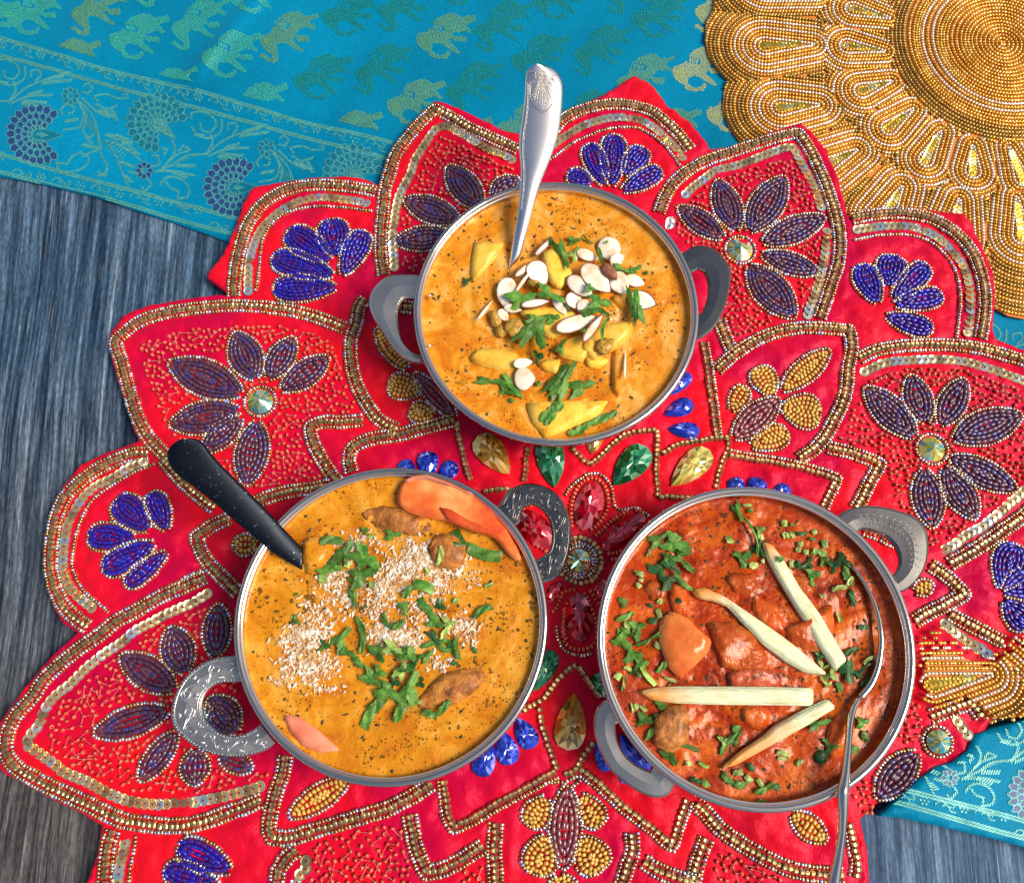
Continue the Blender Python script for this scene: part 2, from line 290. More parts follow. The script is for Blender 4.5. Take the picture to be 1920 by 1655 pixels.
def resample(C, pitch, phase=.5):
    dl = np.linalg.norm(np.diff(C, axis=0), axis=1); s = np.concatenate([[0], np.cumsum(dl)])
    L = s[-1]; n = max(1, int(round(L/pitch))); q = (np.arange(n)+phase)*L/n
    x = np.interp(q, s, C[:, 0]); y = np.interp(q, s, C[:, 1])
    e = pitch*.45
    x1 = np.interp(np.minimum(q+e, L), s, C[:, 0]); y1 = np.interp(np.minimum(q+e, L), s, C[:, 1])
    x0 = np.interp(np.maximum(q-e, 0), s, C[:, 0]); y0 = np.interp(np.maximum(q-e, 0), s, C[:, 1])
    T = np.stack([x1-x0, y1-y0], 1); T /= (np.linalg.norm(T, axis=1, keepdims=True)+1e-12)
    return np.stack([x, y], 1), T
def offset(C, d):
    T = np.gradient(C, axis=0); T /= (np.linalg.norm(T, axis=1, keepdims=True)+1e-12)
    O = C+np.stack([T[:, 1], -T[:, 0]], 1)*d          # +d: to the right of travel in a y-up plane
    # remove points that fold back inside the curve at corners
    kd = kdtree.KDTree(len(C))
    for i, c in enumerate(C): kd.insert((c[0], c[1], 0), i)
    kd.balance()
    keep = [kd.find((o[0], o[1], 0))[2] > abs(d)*.93 for o in O]
    return O[np.array(keep)]
def in_poly(x, y, P):
    c = False; n = len(P); j = n-1
    for i in range(n):
        if (P[i][1] > y) != (P[j][1] > y) and x < (P[j][0]-P[i][0])*(y-P[i][1])/(P[j][1]-P[i][1])+P[i][0]: c = not c
        j = i
    return c
# ------------------------------------------------------------------ proto shapes (x = bead axis)
def lathe(prof, n, flute=0.0):
    V, F = [], []
    for (x, r) in prof:
        for k in range(n):
            a = 2*math.pi*k/n; rr = r*(1-flute if k % 2 else 1)
            V.append((x, rr*math.cos(a), rr*math.sin(a)))
    m_ = len(prof)
    for i in range(m_-1):
        for k in range(n):
            F.append((i*n+k, i*n+(k+1) % n, (i+1)*n+(k+1) % n, (i+1)*n+k))
    return np.array(V, dtype=float), np.array(F)
PR = {
 'seed': lathe([(-.36,.22),(-.44,.36),(-.2,.5),(.2,.5),(.44,.36),(.36,.22)], 7),
 'fluted': lathe([(-.42,.14),(-.46,.34),(-.22,.49),(.22,.49),(.46,.34),(.42,.14)], 12, .2),
 'bugle': lathe([(-.5,.26),(-.5,.47),(-.47,.5),(.47,.5),(.5,.47),(.5,.26)], 8),
 'seq': None}
def disc_proto():
    V, F = [], []; n = 14
    for (r, z) in ((.1, .02), (.1, .06), (.36, .03), (.5, .07), (.5, .035), (.36, 0)):
        for k in range(n):
            a = 2*math.pi*k/n; V.append((r*math.cos(a), r*math.sin(a), z))
    for i in range(6):
        for k in range(n):
            j = (i+1) % 6; F.append((i*n+k, j*n+k, j*n+(k+1) % n, i*n+(k+1) % n))
    return np.array(V), np.array(F)
PR['seq'] = disc_proto()
BEADS = {}                                            # kind -> list of (x,y,z,tx,ty,length,dia,tilt)
def add(kind, x, y, z, tx, ty, L, D, tilt=0.0): BEADS.setdefault(kind, []).append((x, y, z, tx, ty, L, D, tilt))
def mats_of(rows):
    A = np.array(rows); n = len(A); M = np.zeros((n, 3, 3))
    t = A[:, 3:5]; ti = A[:, 7]
    c, s = np.cos(ti), np.sin(ti)
    X = np.stack([t[:, 0]*c, t[:, 1]*c, s], 1); Y = np.stack([-t[:, 1], t[:, 0], np.zeros(n)], 1); Z = np.cross(X, Y)
    M[:, :, 0] = X*A[:, 5:6]; M[:, :, 1] = Y*A[:, 6:7]; M[:, :, 2] = Z*A[:, 6:7]
    return M, A[:, :3]
def stamp(name, proto, rows, m, parent, smooth=True, kind='stuff'):
    V, F = PR[proto]; M, P = mats_of(rows); n = len(rows)
    VV = np.einsum('nij,vj->nvi', M, V)+P[:, None, :]
    FF = (F[None]+(np.arange(n)*len(V))[:, None, None]).reshape(-1, F.shape[1])
    at = np.repeat(np.random.rand(n), len(V))
    o = mesh(name, VV.reshape(-1, 3), FF, m, parent, smooth, attr=at)
    if kind: o['kind'] = kind
    return o
BOWLC = [(1043,587,262,245),(732,1176,292,296),(1418,1218,294,303)]     # what the bowls hide, in photo pixels
def seen(x, y, z):
    px, py, dep = topx((x, y, z))
    if not (-5 < px < 1925 and -5 < py < 1660): return None
    for cx, cy, a, b_ in BOWLC:
        if ((px-cx)/a)**2+((py-cy)/b_)**2 < 1: return None
    return dep
def place(name, plural, proto, rows, m, parent, limit=300, smooth=True):
    sc = []
    for i, r_ in enumerate(rows):
        d_ = seen(*r_[:3])
        sc.append((r_[5]*r_[6]/d_/d_ if d_ else -1, i))
    sc.sort(reverse=True)
    pick = [i for s_, i in sc[:limit] if s_ > 0]; ps = set(pick)
    rest = [r_ for i, r_ in enumerate(rows) if i not in ps]
    V, F = PR[proto]; me = None
    if pick:
        M, P = mats_of([rows[i] for i in pick])
        for k in range(len(pick)):
            if me is None:
                o = mesh(name, V, F, m, parent, smooth); me = o.data
            else: o = link(name, me, parent)
            mw = Matrix([[*M[k][0], P[k][0]], [*M[k][1], P[k][1]], [*M[k][2], P[k][2]], [0, 0, 0, 1]])
            o.matrix_basis = mw
    if rest: stamp(plural, proto, rest, m, parent, smooth)

# ------------------------------------------------------------------ table
ZT = 0.0
def slab(name, P, z0, z1, m, parent=None, bev=0.0, kind=None, seg=1):
    bm = bmesh.new(); vs = [bm.verts.new((p[0], p[1], z0)) for p in P]; f = bm.faces.new(vs)
    if f.normal.z > 0: f.normal_flip()
    r_ = bmesh.ops.extrude_face_region(bm, geom=[f]); up = [v for v in r_['geom'] if isinstance(v, bmesh.types.BMVert)]
    for v in up: v.co.z = z1
    bmesh.ops.recalc_face_normals(bm, faces=bm.faces)
    if bev: bmesh.ops.bevel(bm, geom=[e for e in bm.edges if any(len(q.verts) > 4 for q in e.link_faces)] if len(P) > 4 else list(bm.edges), offset=bev, segments=seg, affect='EDGES', clamp_overlap=True)
    me = bpy.data.meshes.new(name); bm.to_mesh(me); bm.free(); me.materials.append(m)
    o = link(name, me, parent)
    if kind: o['kind'] = kind
    return o
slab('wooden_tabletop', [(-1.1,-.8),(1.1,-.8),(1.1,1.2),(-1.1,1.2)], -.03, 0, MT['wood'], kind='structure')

# ------------------------------------------------------------------ draped / padded sheets
def sheet(name, P, hfun, m, parent, grid=.003, z_low=.0004, jitter=.35, closed_step=.002):
    B = [];
    for i in range(len(P)):
        a, b_ = np.array(P[i][:2]), np.array(P[(i+1) % len(P)][:2]); k = max(1, int(np.linalg.norm(b_-a)/closed_step))
        for j in range(k): B.append(a+(b_-a)*j/k)
    B = np.array(B); nb = len(B)
    kd = kdtree.KDTree(nb)
    for i, c in enumerate(B): kd.insert((c[0], c[1], 0), i)
    kd.balance()
    x0, y0 = B.min(0); x1, y1 = B.max(0); pts = [Vector(b_) for b_ in B]
    ny = int((y1-y0)/grid)
    for j in range(1, ny):
        y = y0+j*grid; xs = []
        for i in range(nb):
            a, b_ = B[i], B[(i+1) % nb]
            if (a[1] > y) != (b_[1] > y): xs.append(a[0]+(y-a[1])/(b_[1]-a[1])*(b_[0]-a[0]))
        xs.sort()
        for q in range(0, len(xs)-1, 2):
            x = xs[q]+grid*(.5+.5*(j % 2))
            while x < xs[q+1]-grid*.4:
                xx, yy = x+random.uniform(-1, 1)*grid*jitter*.5, y+random.uniform(-1, 1)*grid*jitter*.5
                if kd.find((xx, yy, 0))[2] > grid*.35: pts.append(Vector((xx, yy)))
                x += grid
    r_ = delaunay_2d_cdt(pts, [], [list(range(nb))], 1, 1e-7)
    vs, fs = r_[0], r_[2]
    V = [(v.x, v.y, hfun(v.x, v.y)) for v in vs]; F = [list(f) for f in fs]
    # make sure faces look up
    f0 = F[0]; a, b_, c = [Vector(V[i]) for i in f0[:3]]
    if (b_-a).cross(c-a).z < 0: F = [f[::-1] for f in F]
    # skirt
    ec = {}
    for f in F:
        for i in range(len(f)): e = (f[i], f[(i+1) % len(f)]); ec[e] = 1
    base = len(V); mp_ = {}
    for (a, b_) in list(ec):
        if (b_, a) not in ec:
            for q in (a, b_):
                if q not in mp_: mp_[q] = len(V); V.append((V[q][0], V[q][1], z_low))
            F.append([b_, a, mp_[a], mp_[b_]])
    return mesh(name, V, F, m, parent, True)

# teal silk height: soft wrinkles, a raised fold along the border seam
SEAM0, SEAM1 = pt(0, 69), pt(700, 255)
sdv = (SEAM1-SEAM0).normalized(); snv = Vector((-sdv.y, sdv.x, 0))
def h_teal(x, y):
    p = Vector((x, y, 0)); s_ = (p-SEAM0).dot(snv); l_ = (p-SEAM0).dot(sdv)
    n = noise.noise(Vector((l_*22, s_*7, 1.3))); n2 = noise.noise(Vector((l_*60, s_*14, 4.3)))
    body = 1/(1+math.exp(-s_/.0012))
    z_ = .0026+.0016*n+.0006*n2+.0011*body+.0008*body*math.exp(-abs(s_)/.006)*(1+noise.noise(Vector((l_*110, 0, 2))))+(.0024*math.exp(-((l_-.135-.25*s_)/.006)**2))*body
    q_ = topx((x, y, 0)); lim = .0036 if q_[0] > 1300 else (.0050 if q_[1] > 150 or q_[0] > 900 else .009)
    return min(z_, lim)
TEAL1 = [pt(*p) for p in ((-60,-70),(2010,-70),(2010,900),(1700,818),(1300,705),(900,590),(700,533),(560,492),(430,457),(401,446),(328,420),(255,397),(182,372),(90,350),(0,333),(-60,318))]
cloth = thing('silk_cloth', pt(600, 150), 'bright teal silk brocade cloth woven with elephants, spread across the top left of the table', 'cloth', None)
sheet('woven_silk', TEAL1, h_teal, MT['teal'], cloth, .004, .0005)
TEAL2 = [tp('I', *p) for p in ((1135,1288),(1180,1255),(1250,1180),(1330,1110),(1420,1040),(1500,1020),(1580,960),(1620,880),(1720,845),(1820,820),(1960,780),(2150,800),(2150,1560),(1920,1462),(1740,1410),(1600,1378),(1420,1335),(1250,1298))]
def h_teal2(x, y): return .0105+.0012*noise.noise(Vector((x*30, y*30, 5)))+.0004*noise.noise(Vector((x*90, y*90, 5)))
cloth2 = thing('silk_cloth', tp('I', 1700, 1150), 'small teal brocade corner lying over the red placemat at the lower right edge', 'cloth', None)
sheet('woven_silk', TEAL2, h_teal2, MT['teal'], cloth2, .004, .0006)

# ------------------------------------------------------------------ woven motifs: raised zari threads
class Rib:
    def __init__(s): s.V = []; s.F = []
    def quad(s, a, b_, c, d_, hf, t=.00030):
        i = len(s.V)
        for p in (a, b_, c, d_): s.V.append((p[0], p[1], hf(p[0], p[1])+t))
        cx = (a[0]+b_[0]+c[0]+d_[0])/4; cy = (a[1]+b_[1]+c[1]+d_[1])/4
        for p in (a, b_, c, d_): s.V.append((p[0]+(p[0]-cx)*.15, p[1]+(p[1]-cy)*.15, hf(p[0], p[1])-t*.6))
        s.F += [(i, i+1, i+2, i+3)]+[(i+4+k, i+4+(k+1) % 4, i+(k+1) % 4, i+k) for k in range(4)]
    def build(s, nm, m, parent):
        if not s.V: return None
        F = []
        for f in s.F: F.append(f)
        V = np.array(s.V); F = np.array(F)
        # orient upward
        a = V[F[:, 0]]; b_ = V[F[:, 1]]; c = V[F[:, 2]]
        nz = np.cross(b_-a, c-a)[:, 2]; F[nz < 0] = F[nz < 0][:, ::-1]
        return mesh(nm, V, F, m, parent, False)
def stroke(rib, C, w, hf, dash=.0011, gap=.38, slant=.5):
    Q, T = resample(C, dash)
    for q, t in zip(Q, T):
        n = np.array([-t[1], t[0]]); h_ = dash*(1-gap)/2; ww = w/2; sl = slant*dash
        rib.quad(q-t*h_-n*ww-t*sl, q+t*h_-n*ww-t*sl, q+t*h_+n*ww+t*sl, q-t*h_+n*ww+t*sl, hf)
def hatch(rib, P, ang, pitch, duty, hf, holes=(), seg=.0022):
    P = [v2(p) for p in P]; c, s_ = math.cos(ang), math.sin(ang)
    rot = lambda p: (p[0]*c+p[1]*s_, -p[0]*s_+p[1]*c); inv = lambda u, v: np.array([u*c-v*s_, u*s_+v*c])
    Q = [rot(p) for p in P]; HQ = [[rot(v2(p)) for p in h_] for h_ in holes]
    v = min(q[1] for q in Q)+pitch*.5; v1 = max(q[1] for q in Q)
    while v < v1:
        xs = []
        for poly in [Q]+HQ:
            for i in range(len(poly)):
                a, b_ = poly[i], poly[(i+1) % len(poly)]
                if (a[1] > v) != (b_[1] > v): xs.append(a[0]+(v-a[1])/(b_[1]-a[1])*(b_[0]-a[0]))
        xs.sort()
        for i in range(0, len(xs)-1, 2):
            L = xs[i+1]-xs[i]
            if L < pitch*.4: continue
            k = max(1, round(L/seg))
            for j in range(k):
                u0 = xs[i]+L*j/k+.00012; u1 = xs[i]+L*(j+1)/k-.00012
                rib.quad(inv(u0, v-pitch*duty/2), inv(u1, v-pitch*duty/2), inv(u1, v+pitch*duty/2), inv(u0, v+pitch*duty/2), hf)
        v += pitch
EL_A = [(360,460),(400,420),(500,395),(540,320),(600,250),(680,200),(760,175),(850,188),(905,225),(965,215),(1060,188),(1088,262),(1000,290),(955,312),(1035,392),(1012,422),(940,380),(870,400),(790,425),(830,450),(900,448),(960,450),(968,522),(900,510),(825,512),(790,472),(762,510),(830,570),(895,645),(872,662),(780,620),(700,560),(640,535),(560,550),(548,620),(605,672),(680,680),(722,652),(735,625),(772,632),(775,662),(740,708),(660,727),(580,712),(520,692),(508,642),(450,622),(390,570),(368,520)]
EL_B = [(1110,360),(1150,310),(1240,275),(1280,200),(1340,110),(1420,50),(1500,22),(1590,28),(1640,75),(1720,70),(1800,32),(1812,95),(1730,120),(1700,150),(1775,200),(1765,245),(1690,210),(1600,240),(1530,275),(1560,310),(1690,305),(1698,385),(1565,380),(1530,330),(1490,350),(1560,430),(1635,485),(1622,512),(1520,470),(1430,410),(1340,400),(1310,440),(1335,540),(1330,610),(1280,640),(1200,628),(1150,580),(1110,570),(1115,530),(1160,525),(1200,560),(1250,590),(1262,550),(1200,510),(1150,450),(1118,410)]
BL_A = [(545,300),(705,345),(690,402),(530,372)]; BL_B = [(1300,130),(1480,170),(1450,230),(1270,200)]
def elephant(kind, cx, cy, mname, sc=1.0):
    poly, ref, bl = (EL_A, (725, 450), BL_A) if kind == 'A' else (EL_B, (1460, 330), BL_B)
    f_ = lambda p: pt(cx+(p[0]-ref[0])/6.39*sc, cy+(p[1]-ref[1])/6.39*sc, .003)
    # cut where the border begins
    rb = Rib(); P = [f_(p) for p in poly]
    def ok(p): return (Vector((p[0], p[1], 0))-SEAM0).dot(snv) > .0012
    if not any(ok(p) for p in P): return
    Pc = [p if ok(p) else Vector((p.x, p.y, 0))+snv*(.0012-(Vector((p.x, p.y, 0))-SEAM0).dot(snv)) for p in P]
    hole = [f_(p) for p in bl]; full = all(ok(p) for p in P)
    if full:
        hatch(rb, Pc, R(24), .00125, .55, h_teal, [hole])
        for k in range(4):
            a, b_, c_, d_ = [np.array(q[:2]) for q in (hole[0], hole[1], hole[2], hole[3])]; t0, t1 = .2+k*.17, .29+k*.17
            rb.quad(a+(b_-a)*t0*1.0+(d_-a)*.15, a+(b_-a)*t1+(d_-a)*.15, d_+(c_-d_)*t1-(d_-a)*.15, d_+(c_-d_)*t0-(d_-a)*.15, h_teal)
        hd = ref[0]-260, ref[1]+60
        for rr in (26, 46): stroke(rb, smooth_path([f_((hd[0]+rr*math.cos(a), hd[1]+rr*.85*math.sin(a))) for a in np.linspace(0, 6.28, 9)[:-1]], True), .0005, h_teal, .0011)
    else: hatch(rb, Pc, R(24), .00125, .55, h_teal)
    rb.build('woven_elephant', MT[mname], cloth)
for e in '''A 69,26 g;B 190,22 o;A 262,69 g;B 376,47 g;A 437,106 g;B 543,73 o;A 485,-12 g;A 607,146 d;A 660,27 d;A 136,119 o;A 318,171 g;A 486,200 g;A 663,253 o;B 720,133 d;A 837,70 o;B 764,15 d;B 946,52 d;A 782,193 o;B 890,165 d;A 1014,108 d;A 989,238 o;B 1130,98 d;A 1105,214 d;A 1055,-4 d;B 1190,-18 d;A 1240,30 d;B 1210,150 o;A 1317,129 y;A 1381,207 y;A 1261,245 o;B 1357,15 y;A -16,44 g;A 868,262 o;A 1180,300 d;B 310,-34 g;A 870,-30 d'''.split(';'):
    k, xy, c_ = e.split(); x, y = map(float, xy.split(',')); elephant(k, x, y, {'g':'zari_green','o':'zari_olive','d':'zari_dark','y':'zari_gold'}[c_])

def border(ox, oy, hf, parent, clip, reps, ropes=True):
    """one repeat of the woven border, drawn in tile-A units shifted by (ox,oy) photo pixels"""
    pale = Rib(); purp = Rib(); gre = Rib(); rope = Rib()
    T_ = lambda x, y: pt(ox+x/TS, oy+y/TS, .003)
    def okp(C): return all(clip(p[0], p[1]) for p in (C[0], C[len(C)//2], C[-1]))
    def st_(pts_, w=.0016, rb=pale, dash=.0012):
        C = smooth_path([T_(*p) for p in pts_])
        Q = [c for c in C if clip(c[0], c[1])]
        if len(Q) > 3 and len(Q) == len(C): stroke(rb, C, w, hf, dash)
        elif len(Q) > 3: stroke(rb, np.array(Q), w, hf, dash)
    for k in reps:
        dx, dy = 1010*k, 270*k
        Z_ = lambda *p: [(a+dx, b_+dy) for a, b_ in p]
        # two lotus rosettes
        for (cx, cy, op, rb2) in ((190, 692, 0, purp), (806, 628, 42, gre)):
            for ring, (r0, r1, nn, hw) in enumerate(((114,162,17,19),(80,116,14,16),(48,80,11,12),(30,47,9,7))):
                for i in range(nn):
                    a = R(op+52+(256)*i/(nn-1)); ca, sa = math.cos(a), math.sin(a)
                    pol = [(cx+dx+ca*r-sa*w, cy+dy+sa*r+ca*w) for r, w in ((r0,-hw*.7),((r0+r1)/2,-hw),(r1,0),((r0+r1)/2,hw),(r0,hw*.7))]
                    C = [T_(*p) for p in pol]
                    if not okp(C): continue
                    hatch(rb2, C, R(20), .0008, .9, hf, seg=.004)
                    stroke(pale, smooth_path(C, True), .0006, hf, .0012, .1)
            ao = R(op); ca, sa = math.cos(ao), math.sin(ao)
            dr = [(cx+dx+ca*u-sa*w, cy+dy+sa*u+ca*w) for u, w in ((130,0),(60,24),(0,28),(-26,0),(0,-28),(60,-24))]
            C = [T_(*p) for p in dr]
            if okp(C):
                hatch(gre if rb2 is purp else pale, C, R(70), .0010, .6, hf); stroke(pale, smooth_path(C, True), .0005, hf, .0013)
                hatch(pale, [T_(*p) for p in [(cx+dx+ca*u-sa*w, cy+dy+sa*u+ca*w) for u, w in ((60,0),(20,14),(-8,0),(20,-14))]], R(20), .0009, .7, hf)
        for s_ in (((320,665),(400,650),(425,600),(410,540),(385,500)),((400,520),(440,600),(425,680),(460,700),(480,690)),((400,510),(470,590),(500,680),(520,760),(470,780),(420,800)),
                   ((420,500),(480,560),(560,600)),((500,690),(520,800),(550,860),(530,900),(500,880)),((540,720),(590,790),(620,870),(660,960)),((560,700),(640,730),(720,800)),((540,720),(600,740),(680,790),(730,830)),
                   ((320,590),(310,560),(340,530),(380,550),(370,580),(345,580)),((420,470),(450,480),(475,450),(450,425),(425,440)),
                   ((500,520),(480,490),(540,480),(600,500),(650,500),(655,480),(630,480)),((490,530),(540,555),(600,540)),
                   ((880,715),(900,760),(885,810),(860,830)),((800,885),(880,850),(960,800),(1060,790)),((820,880),(900,880),(1000,900)),((830,870),(900,800),(980,770),(940,750),(915,780)),
                   ((770,860),(820,850),(815,800),(780,800)),((760,920),(780,950),(740,990),(730,960)),((1050,800),(1090,730),(1080,690)),((1060,790),(1150,720),(1250,680),(1370,640)),((1070,800),(1150,770),(1280,760)),
                   ((1170,670),(1170,635),(1210,630),(1220,660),(1190,690)),((980,610),(985,580),(1030,575),(1090,600),(1110,640),(1080,680),(1040,670),(1030,630)),((985,650),(1010,690),(1060,710),(1130,680),(1140,610)),
                   ((290,830),(300,870),(370,880),(440,850),(455,810),(410,780),(370,800),(340,840),(290,835)),((820,950),(860,910),(930,920),(970,970),(960,1010),(910,1020),(915,980),(870,960),(850,930)),
                   ((500,900),(540,905),(550,860)),((830,760),(860,770),(840,800)),((660,880),(720,900),(740,870))):
            st_(Z_(*s_), .0016 if len(s_) < 4 else .0013, dash=.0014)
        for (a, b_) in (((560,600),(540,560)),((600,620),(570,560)),((640,760),(700,790)),((620,740),(680,730)),((590,690),(660,720)),((540,690),(600,700)),((1150,760),(1230,740)),((1130,790),(1250,800)),((1120,800),(1210,820)),((420,740),(500,760)),((440,700),(470,740)),((620,830),(690,860)),((880,880),(960,910)),((900,850),(1000,850)),((1250,680),(1340,660)),((1230,700),(1380,680)),((330,620),(400,610)),((640,900),(680,940)),((500,560),(590,600)),((1000,690),(1050,700))):
            st_(Z_(a, b_), .0022, dash=.0013)
        # the woven mesh filling the vine
        for u in range(6):
            st_(Z_((420+u*12, 560+u*14), (440+u*10, 650+u*8)), .0004)
            st_(Z_((540+u*14, 760+u*14), (600+u*10, 720+u*14)), .0004)
            st_(Z_((850+u*25, 860-u*12), (880+u*25, 850-u*10)), .0004)
        for (cx, cy, rb2) in ((360, 492, gre), (742, 878, purp)):
            for i in range(8):
                a = i*math.pi/4; C = [T_(cx+dx+math.cos(a)*r-math.sin(a)*w, cy+dy+math.sin(a)*r+math.cos(a)*w) for r, w in ((16,-5),(34,-13),(48,0),(34,13),(16,5))]
                if okp(C): hatch(rb2, C, R(20), .0009, .9, hf, seg=.004); stroke(pale, smooth_path(C, True), .0005, hf, .0013, .1)
        # narrow guard bands with curls and dotted florets
        for band in (((60, 240), (1070, 510)), ((60, 880), (1070, 1085))):
            (xa, ya), (xb, yb) = band
            for i in range(5):
                f0 = i/5; bx, by = xa+(xb-xa)*f0+dx, ya+(yb-ya)*f0+dy; sl = (yb-ya)/(xb-xa)
                Lc = lambda u, v: (bx+u-v*sl*.3, by+u*sl+v)
                st_([Lc(0,10), Lc(20,-12), Lc(45,-14), Lc(50,6), Lc(35,8)], .0009); st_([Lc(45,-12), Lc(70,6), Lc(95,8), Lc(100,-8), Lc(85,-10)], .0009); st_([Lc(70,6), Lc(80,26), Lc(110,30)], .0009)
                for j in range(7):
                    a = j*6.283/6; rr = 0 if j == 6 else 19; c0 = Lc(150+rr*math.cos(a), rr*math.sin(a))
                    C = [T_(c0[0]+7*math.cos(q), c0[1]+7*math.sin(q)) for q in (0,1.26,2.5,3.8,5)]
                    if okp(C): hatch(pale, C, R(20), .0012, .85, hf, seg=.004)
        for pl in ((((0,195),(500,345)),((500,345),(1010,465))) , (((0,285),(500,422)),((500,422),(1010,555))), (((0,795),(500,935)),((500,935),(1010,1065))), (((0,885),(500,1008)),((500,1008),(1010,1155)))):
            for a, b_ in pl:
                C = smooth_path([T_(a[0]+dx, a[1]+dy), T_(b_[0]+dx, b_[1]+dy)])
                for o_ in (-.0007, .0007):
                    Q = np.array([c for c in offset(C, o_) if clip(c[0], c[1])])
                    if len(Q) > 3: stroke(rope, Q, .0011, hf, .0017, .2, .5)
    for rb_, nm_, mm_ in ((pale, 'woven_vines', 'zari_pale'), (purp, 'woven_petals', 'zari_purple'), (gre, 'woven_petals', 'zari_teal'), (rope, 'woven_edging', 'zari_pale')):
        o_ = rb_.build(nm_, MT[mm_], parent)
        if o_: o_['kind'] = 'stuff'
def clip1(x, y): return in_poly(x, y, TEAL1) and (Vector((x, y, 0))-SEAM0).dot(snv) < .0008
border(0, 0, h_teal, cloth, clip1, (-1, 0, 1, 4))
border(1497, 1135, h_teal2, cloth2, lambda x, y: in_poly(x, y, TEAL2), (-1, 0, 1))
# ------------------------------------------------------------------ gold beaded placemats
def capsule(c, ang, hl, hw, d_):
    """tear drop: round outer end, narrow inner end (towards +ang); returns closed outline at offset d_"""
    r1 = hw; r2 = hw*.12; Lc = 2*hl-r1-r2; a = np.array([math.cos(ang), math.sin(ang)]); n = np.array([-a[1], a[0]])
    c1 = np.array(c)-a*(hl-r1); th = math.acos(max(-1, min(1, (r1-r2)/Lc))); R1, R2 = r1+d_, r2+d_
    if R1 <= 0: return None
    P = [c1+R1*(a*math.cos(t)+n*math.sin(t)) for t in np.linspace(th, 2*math.pi-th, 40)]
    c2 = c1+a*Lc
    if R2 > 0: P += [c2+R2*(a*math.cos(t)+n*math.sin(t)) for t in np.linspace(-th, th, 14)]
    else: P += [c1+a*(Lc*R1/(r1-r2))]
    P.append(P[0]); return np.array(P)
def cap_sdf(p, c, ang, hl, hw):
    r1 = hw; r2 = hw*.12; h_ = 2*hl-r1-r2; a = np.array([math.cos(ang), math.sin(ang)]); n = np.array([-a[1], a[0]])
    q = np.array(p)-(np.array(c)-a*(hl-r1)); px_, py_ = abs(q@n), q@a
    b_ = (r1-r2)/h_; a_ = math.sqrt(1-b_*b_); k = -px_*b_+py_*a_
    if k < 0: return math.hypot(px_, py_)-r1
    if k > a_*h_: return math.hypot(px_, py_-h_)-r2
    return px_*a_+py_*b_-r1
def gold_mat(parent, outline, feats, disc, zb, hole=None, fade=None):
    GOLD, CH, BR = [], [], []; pitch = .0026; D = .0020
    poly = [v2(p) for p in outline]; inside = lambda q: in_poly(q[0], q[1], poly) and not (hole and hole(q))
    def sdf(j, q):
        if j < 0: return math.hypot(q[0]-disc[0][0], q[1]-disc[0][1])-disc[1] if disc else 9
        return cap_sdf(q, *feats[j])
    ids = ([-1] if disc else [])+list(range(len(feats)))
    for j in ids:
        for ring in range(0, 24):
            d_ = ring*pitch
            if j < 0:
                r_ = disc[1]+d_; C = np.array([disc[0]+r_*np.array([math.cos(t), math.sin(t)]) for t in np.linspace(0, 2*math.pi, 240)])
            else: C = capsule(feats[j][0], feats[j][1], feats[j][2], feats[j][3], d_)
            Q, T = resample(C, .00205)
            for q, t in zip(Q, T):
                if not inside(q): continue
                if fade and random.random() < fade(q): continue
                dd = min((sdf(i, q) for i in ids if i != j), default=9)
                if dd < d_-.0002: continue
                if j < 0: lst = BR
                else: lst = CH if ring in (0, 3, 5) else (GOLD if ring < 7 else (BR if ring % 3 else GOLD))
                if ring > 4 and dd < d_+pitch*1.2 and random.random() < .5: lst = BR
                if j < 0 and ring > 1: lst = BR if random.random() < .5 else GOLD
                lst.append((q[0], q[1], zb+.0009+random.uniform(-.0001, .0001), t[0], t[1], .0019, D, 0))
    if disc:
        k = 0; r_ = disc[1]-pitch
        while r_ > .001:
            Q, T = resample(np.array([disc[0]+np.array([math.cos(t)*r_*(1+.02*math.sin(t+k)), math.sin(t)*r_]) for t in np.linspace(0, 2*math.pi, 200)]), .00205)
            for q, t in zip(Q, T):
                if inside(q): (BR if k < 1 else CH if k in (5, 7) else GOLD).append((q[0], q[1], zb+.0009, t[0], t[1], .0019, D, 0))
            r_ -= pitch; k += 1
    place('gold_bead', 'gold_beads', 'seed', GOLD, MT['gold_bead'], parent, 150)
    place('champagne_bead', 'champagne_beads', 'seed', CH, MT['champagne_bead'], parent, 100)
    if BR: stamp('bronze_beads', 'seed', BR, MT['bronze_bead'], parent)
    SQ = []; SD = []
    for c, ang, hl, hw in feats:
        a = np.array([math.cos(ang), math.sin(ang)])
        for u in np.arange(-hl+hw*.7, hl*.55, .0026):
            q = np.array(c)+a*u
            if inside(q): SQ.append((q[0], q[1], zb+.0012, a[0], a[1], .0052, .0052, R(14)))
        Cc = capsule(c, ang, hl, hw, -pitch)
        Q, T = resample(Cc, .0021)
        for q, t in zip(Q, T):
            if inside(q): SD.append((q[0], q[1], zb+.0009, t[0], t[1], .0019, D, 0))
    if SQ: place('sequin', 'sequins', 'seq', SQ, MT['gold_foil'], parent, 300, False)
    if SD: stamp('inner_gold_beads', 'seed', SD, MT['gold_bead'], parent)
GZ = .0048
gm = thing('beaded_placemat', pt(1800, 200), 'round scalloped gold placemat of concentric bead rows in the top right corner', 'placemat')
GOUT = [pt(*p, GZ) for p in ((1334,-60),(1340,0),(1337,18),(1324,44),(1322,73),(1329,106),(1348,135),(1364,150),(1357,175),(1355,204),(1366,237),(1384,262),(1420,300),(1500,420),(1560,420),(1640,440),(1800,500),(1862,575),(1890,592),(1920,598),(1960,590),(2010,555),(2060,500),(2060,-60))]
slab('felt_backing', GOUT, .0038, GZ, MT['felt'], gm)
